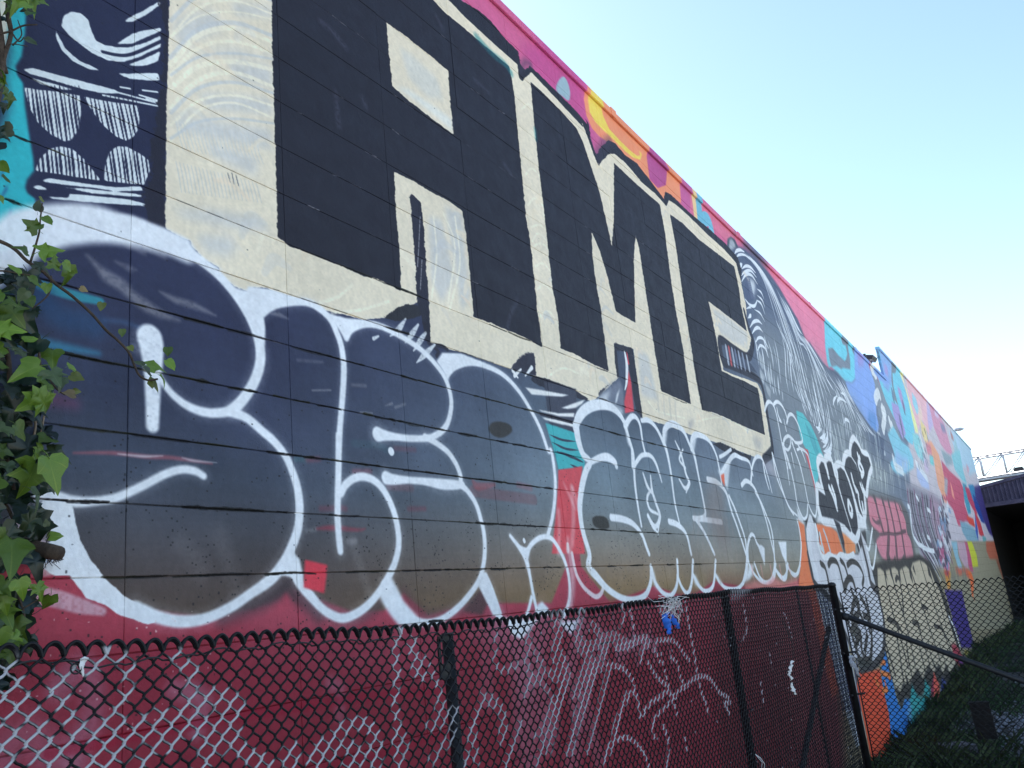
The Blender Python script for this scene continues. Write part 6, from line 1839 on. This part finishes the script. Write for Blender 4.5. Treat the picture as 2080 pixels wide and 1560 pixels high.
key = """68,8,34,60,b 50,12,28,120,b 84,2,28,30,b 60,28,24,100,b 76,-8,30,300,b 62,84,26,40,o 10,150,36,20,b 4,165,30,100,b 22,203,30,70,b 8,340,26,30,b 12,364,20,20,b 3,405,18,60,b
78,418,24,280,o 84,404,16,300,y 62,456,36,205,b 96,448,27,70,b 105,507,60,350,b 46,505,32,180,b 86,541,32,20,o 110,532,30,275,b 137,541,24,30,b 142,562,46,60,b 170,588,16,30,r 30,547,28,200,b 12,560,32,240,d 72,572,32,60,b 95,585,24,80,b
206,622,20,100,y 248,676,17,90,b 266,708,16,60,y 341,714,22,100,b 346,741,27,60,b 318,744,44,10,b 284,738,22,195,o 297,752,28,170,o 334,772,30,70,b 316,781,34,30,y
22,668,56,12,b 8,696,44,100,d 62,690,28,350,b 46,600,28,110,o 62,612,26,60,b 72,632,22,90,d 52,752,78,150,b 106,725,54,85,b 112,766,50,60,o 146,748,28,350,b 156,766,28,30,y 102,788,50,70,b 4,742,28,10,b 46,718,34,60,o 72,762,30,100,d 126,776,34,90,o 96,822,66,25,b 22,790,66,100,d 62,802,66,80,d 156,795,15,0,y 140,800,26,190,r 78,846,60,30,d
32,840,74,90,d 42,878,44,40,b 64,912,84,15,d 10,916,40,20,b 116,916,46,50,o 62,975,92,95,b 110,964,92,65,b 94,992,40,120,d 18,950,34,90,o 10,985,46,80,d 78,1006,46,70,o 40,1020,54,90,d 76,1042,34,60,d 80,1082,82,65,d 112,1090,28,25,b 94,1062,16,250,o 26,1122,112,85,b 76,1142,74,70,d 32,1190,64,90,d 46,1196,46,70,b 66,1222,64,10,d 82,1200,34,70,b 97,1226,42,90,b 14,1250,56,80,b 36,1282,56,60,b 4,1302,54,80,b 10,1228,46,60,b 60,1310,40,80,d 20,1330,44,70,b 42,1300,44,40,b"""
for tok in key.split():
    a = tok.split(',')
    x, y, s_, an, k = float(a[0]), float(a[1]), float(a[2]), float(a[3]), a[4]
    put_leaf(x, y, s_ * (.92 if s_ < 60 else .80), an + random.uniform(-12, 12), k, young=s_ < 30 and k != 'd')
n = 0
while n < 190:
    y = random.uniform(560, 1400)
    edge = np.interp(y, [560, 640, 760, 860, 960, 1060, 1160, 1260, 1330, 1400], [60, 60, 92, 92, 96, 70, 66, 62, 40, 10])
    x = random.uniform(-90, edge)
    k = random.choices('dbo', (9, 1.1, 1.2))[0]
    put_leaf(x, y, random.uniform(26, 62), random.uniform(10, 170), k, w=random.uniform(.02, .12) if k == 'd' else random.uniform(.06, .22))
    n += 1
for _ in range(26):
    put_leaf(random.uniform(-70, 12), random.uniform(-30, 330), random.uniform(20, 44), random.uniform(20, 160), random.choice('ddbo'), w=random.uniform(.03, .16))
for _ in range(10):
    put_leaf(random.uniform(20, 95), random.uniform(-30, 30), random.uniform(20, 34), random.uniform(20, 160), random.choice('bbo'), w=random.uniform(.08, .2))
M_STEM = simple_mat("ivy_stem_bark", (.040, .026, .017), .85, col2=(.085, .058, .038), scale=60, bump=.4, bscale=200)
M_PALE = simple_mat("pale_dry_stem", (.20, .15, .10), .9, col2=(.30, .23, .16), scale=50)
def stem(s_, r, w0, w1, mat=M_STEM, name="stem"):
    P = PX(s_)
    n = len(P)
    pts = [tuple(wpt(p[0], p[1], w0 + (w1 - w0) * i / (n - 1) + random.uniform(-.006, .006))) for i, p in enumerate(P)]
    q = spline(pts, 5)
    rs = list(np.linspace(r, r * .55, len(q)))
    b = MB(); b.tube([tuple(x) for x in q], rs, 7)
    return b.build(name, mat, ivy, True)
stem("p -60,470 0,490 30,506 55,530 88,552 115,578 145,600 185,636 215,670 240,692 262,716 273,742 283,762 300,772 320,770", .0052, .05, .16)
stem("p 62,532 72,500 80,470 82,445 86,412", .0032, .08, .14)
stem("p 104,560 100,595 72,622 40,640", .0026, .08, .06)
stem("p 78,690 82,740 95,762 115,790 132,802", .0034, .10, .15)
stem("p 110,775 120,768", .0016, .12, .12)
stem("p 60,770 66,820 72,860 66,900 54,960", .0042, .04, .03, M_PALE)
stem("p 92,830 84,880 88,900", .003, .03, .03, M_PALE)
stem("p 52,905 52,985", .0036, .05, .05, M_PALE)
stem("p -20,-60 -6,40 4,110 -2,190 -30,300", .012, .05, .07)
stem("p 30,-60 16,20 22,70 8,120 14,150", .008, .08, .06)
stem("p -10,70 20,64 48,52 76,50", .0034, .06, .12)
stem("p 20,60 38,84 50,74", .0024, .08, .12)
stem("p 26,92 44,70 36,40", .0024, .07, .08)
stem("p 10,110 20,90 56,94", .0020, .06, .12)
stem("p -10,1000 20,1040 40,1110 30,1180 50,1260 30,1340", .0045, .05, .14)
stem("p 76,1045 100,1056 108,1064 94,1092", .0018, .06, .10)
stem("p 92,1130 95,1100 102,1086", .0016, .08, .1)
stem("p 40,1240 88,1212 100,1206", .0020, .12, .2)
stem("p -40,640 10,700 20,800 10,900 30,1000", .008, .03, .05)
stem("p -40,560 0,550 40,556 70,560", .003, .06, .1)
b = MB(); b.tube([tuple(wpt(38, 1096, .03)), tuple(wpt(70, 1112, .07)), tuple(wpt(100, 1120, .11)), tuple(wpt(122, 1124, .14))], [.014, .017, .019, .017], 10); b.build("cut_stump", M_STEM, ivy, True)
rn = random.Random(3)
b = MB()
for _ in range(46):
    x, y = rn.uniform(75, 122), rn.uniform(1112, 1134)
    b.tube([wpt(x, y, .10), wpt(x + rn.gauss(0, 5), y + rn.uniform(2, 10), .07), wpt(x + rn.gauss(4, 9), y + rn.uniform(-4, 26), .012)], .0009, 3, cap=False)
tag(b.build("aerial_roots", M_STEM, ivy), kind="stuff")
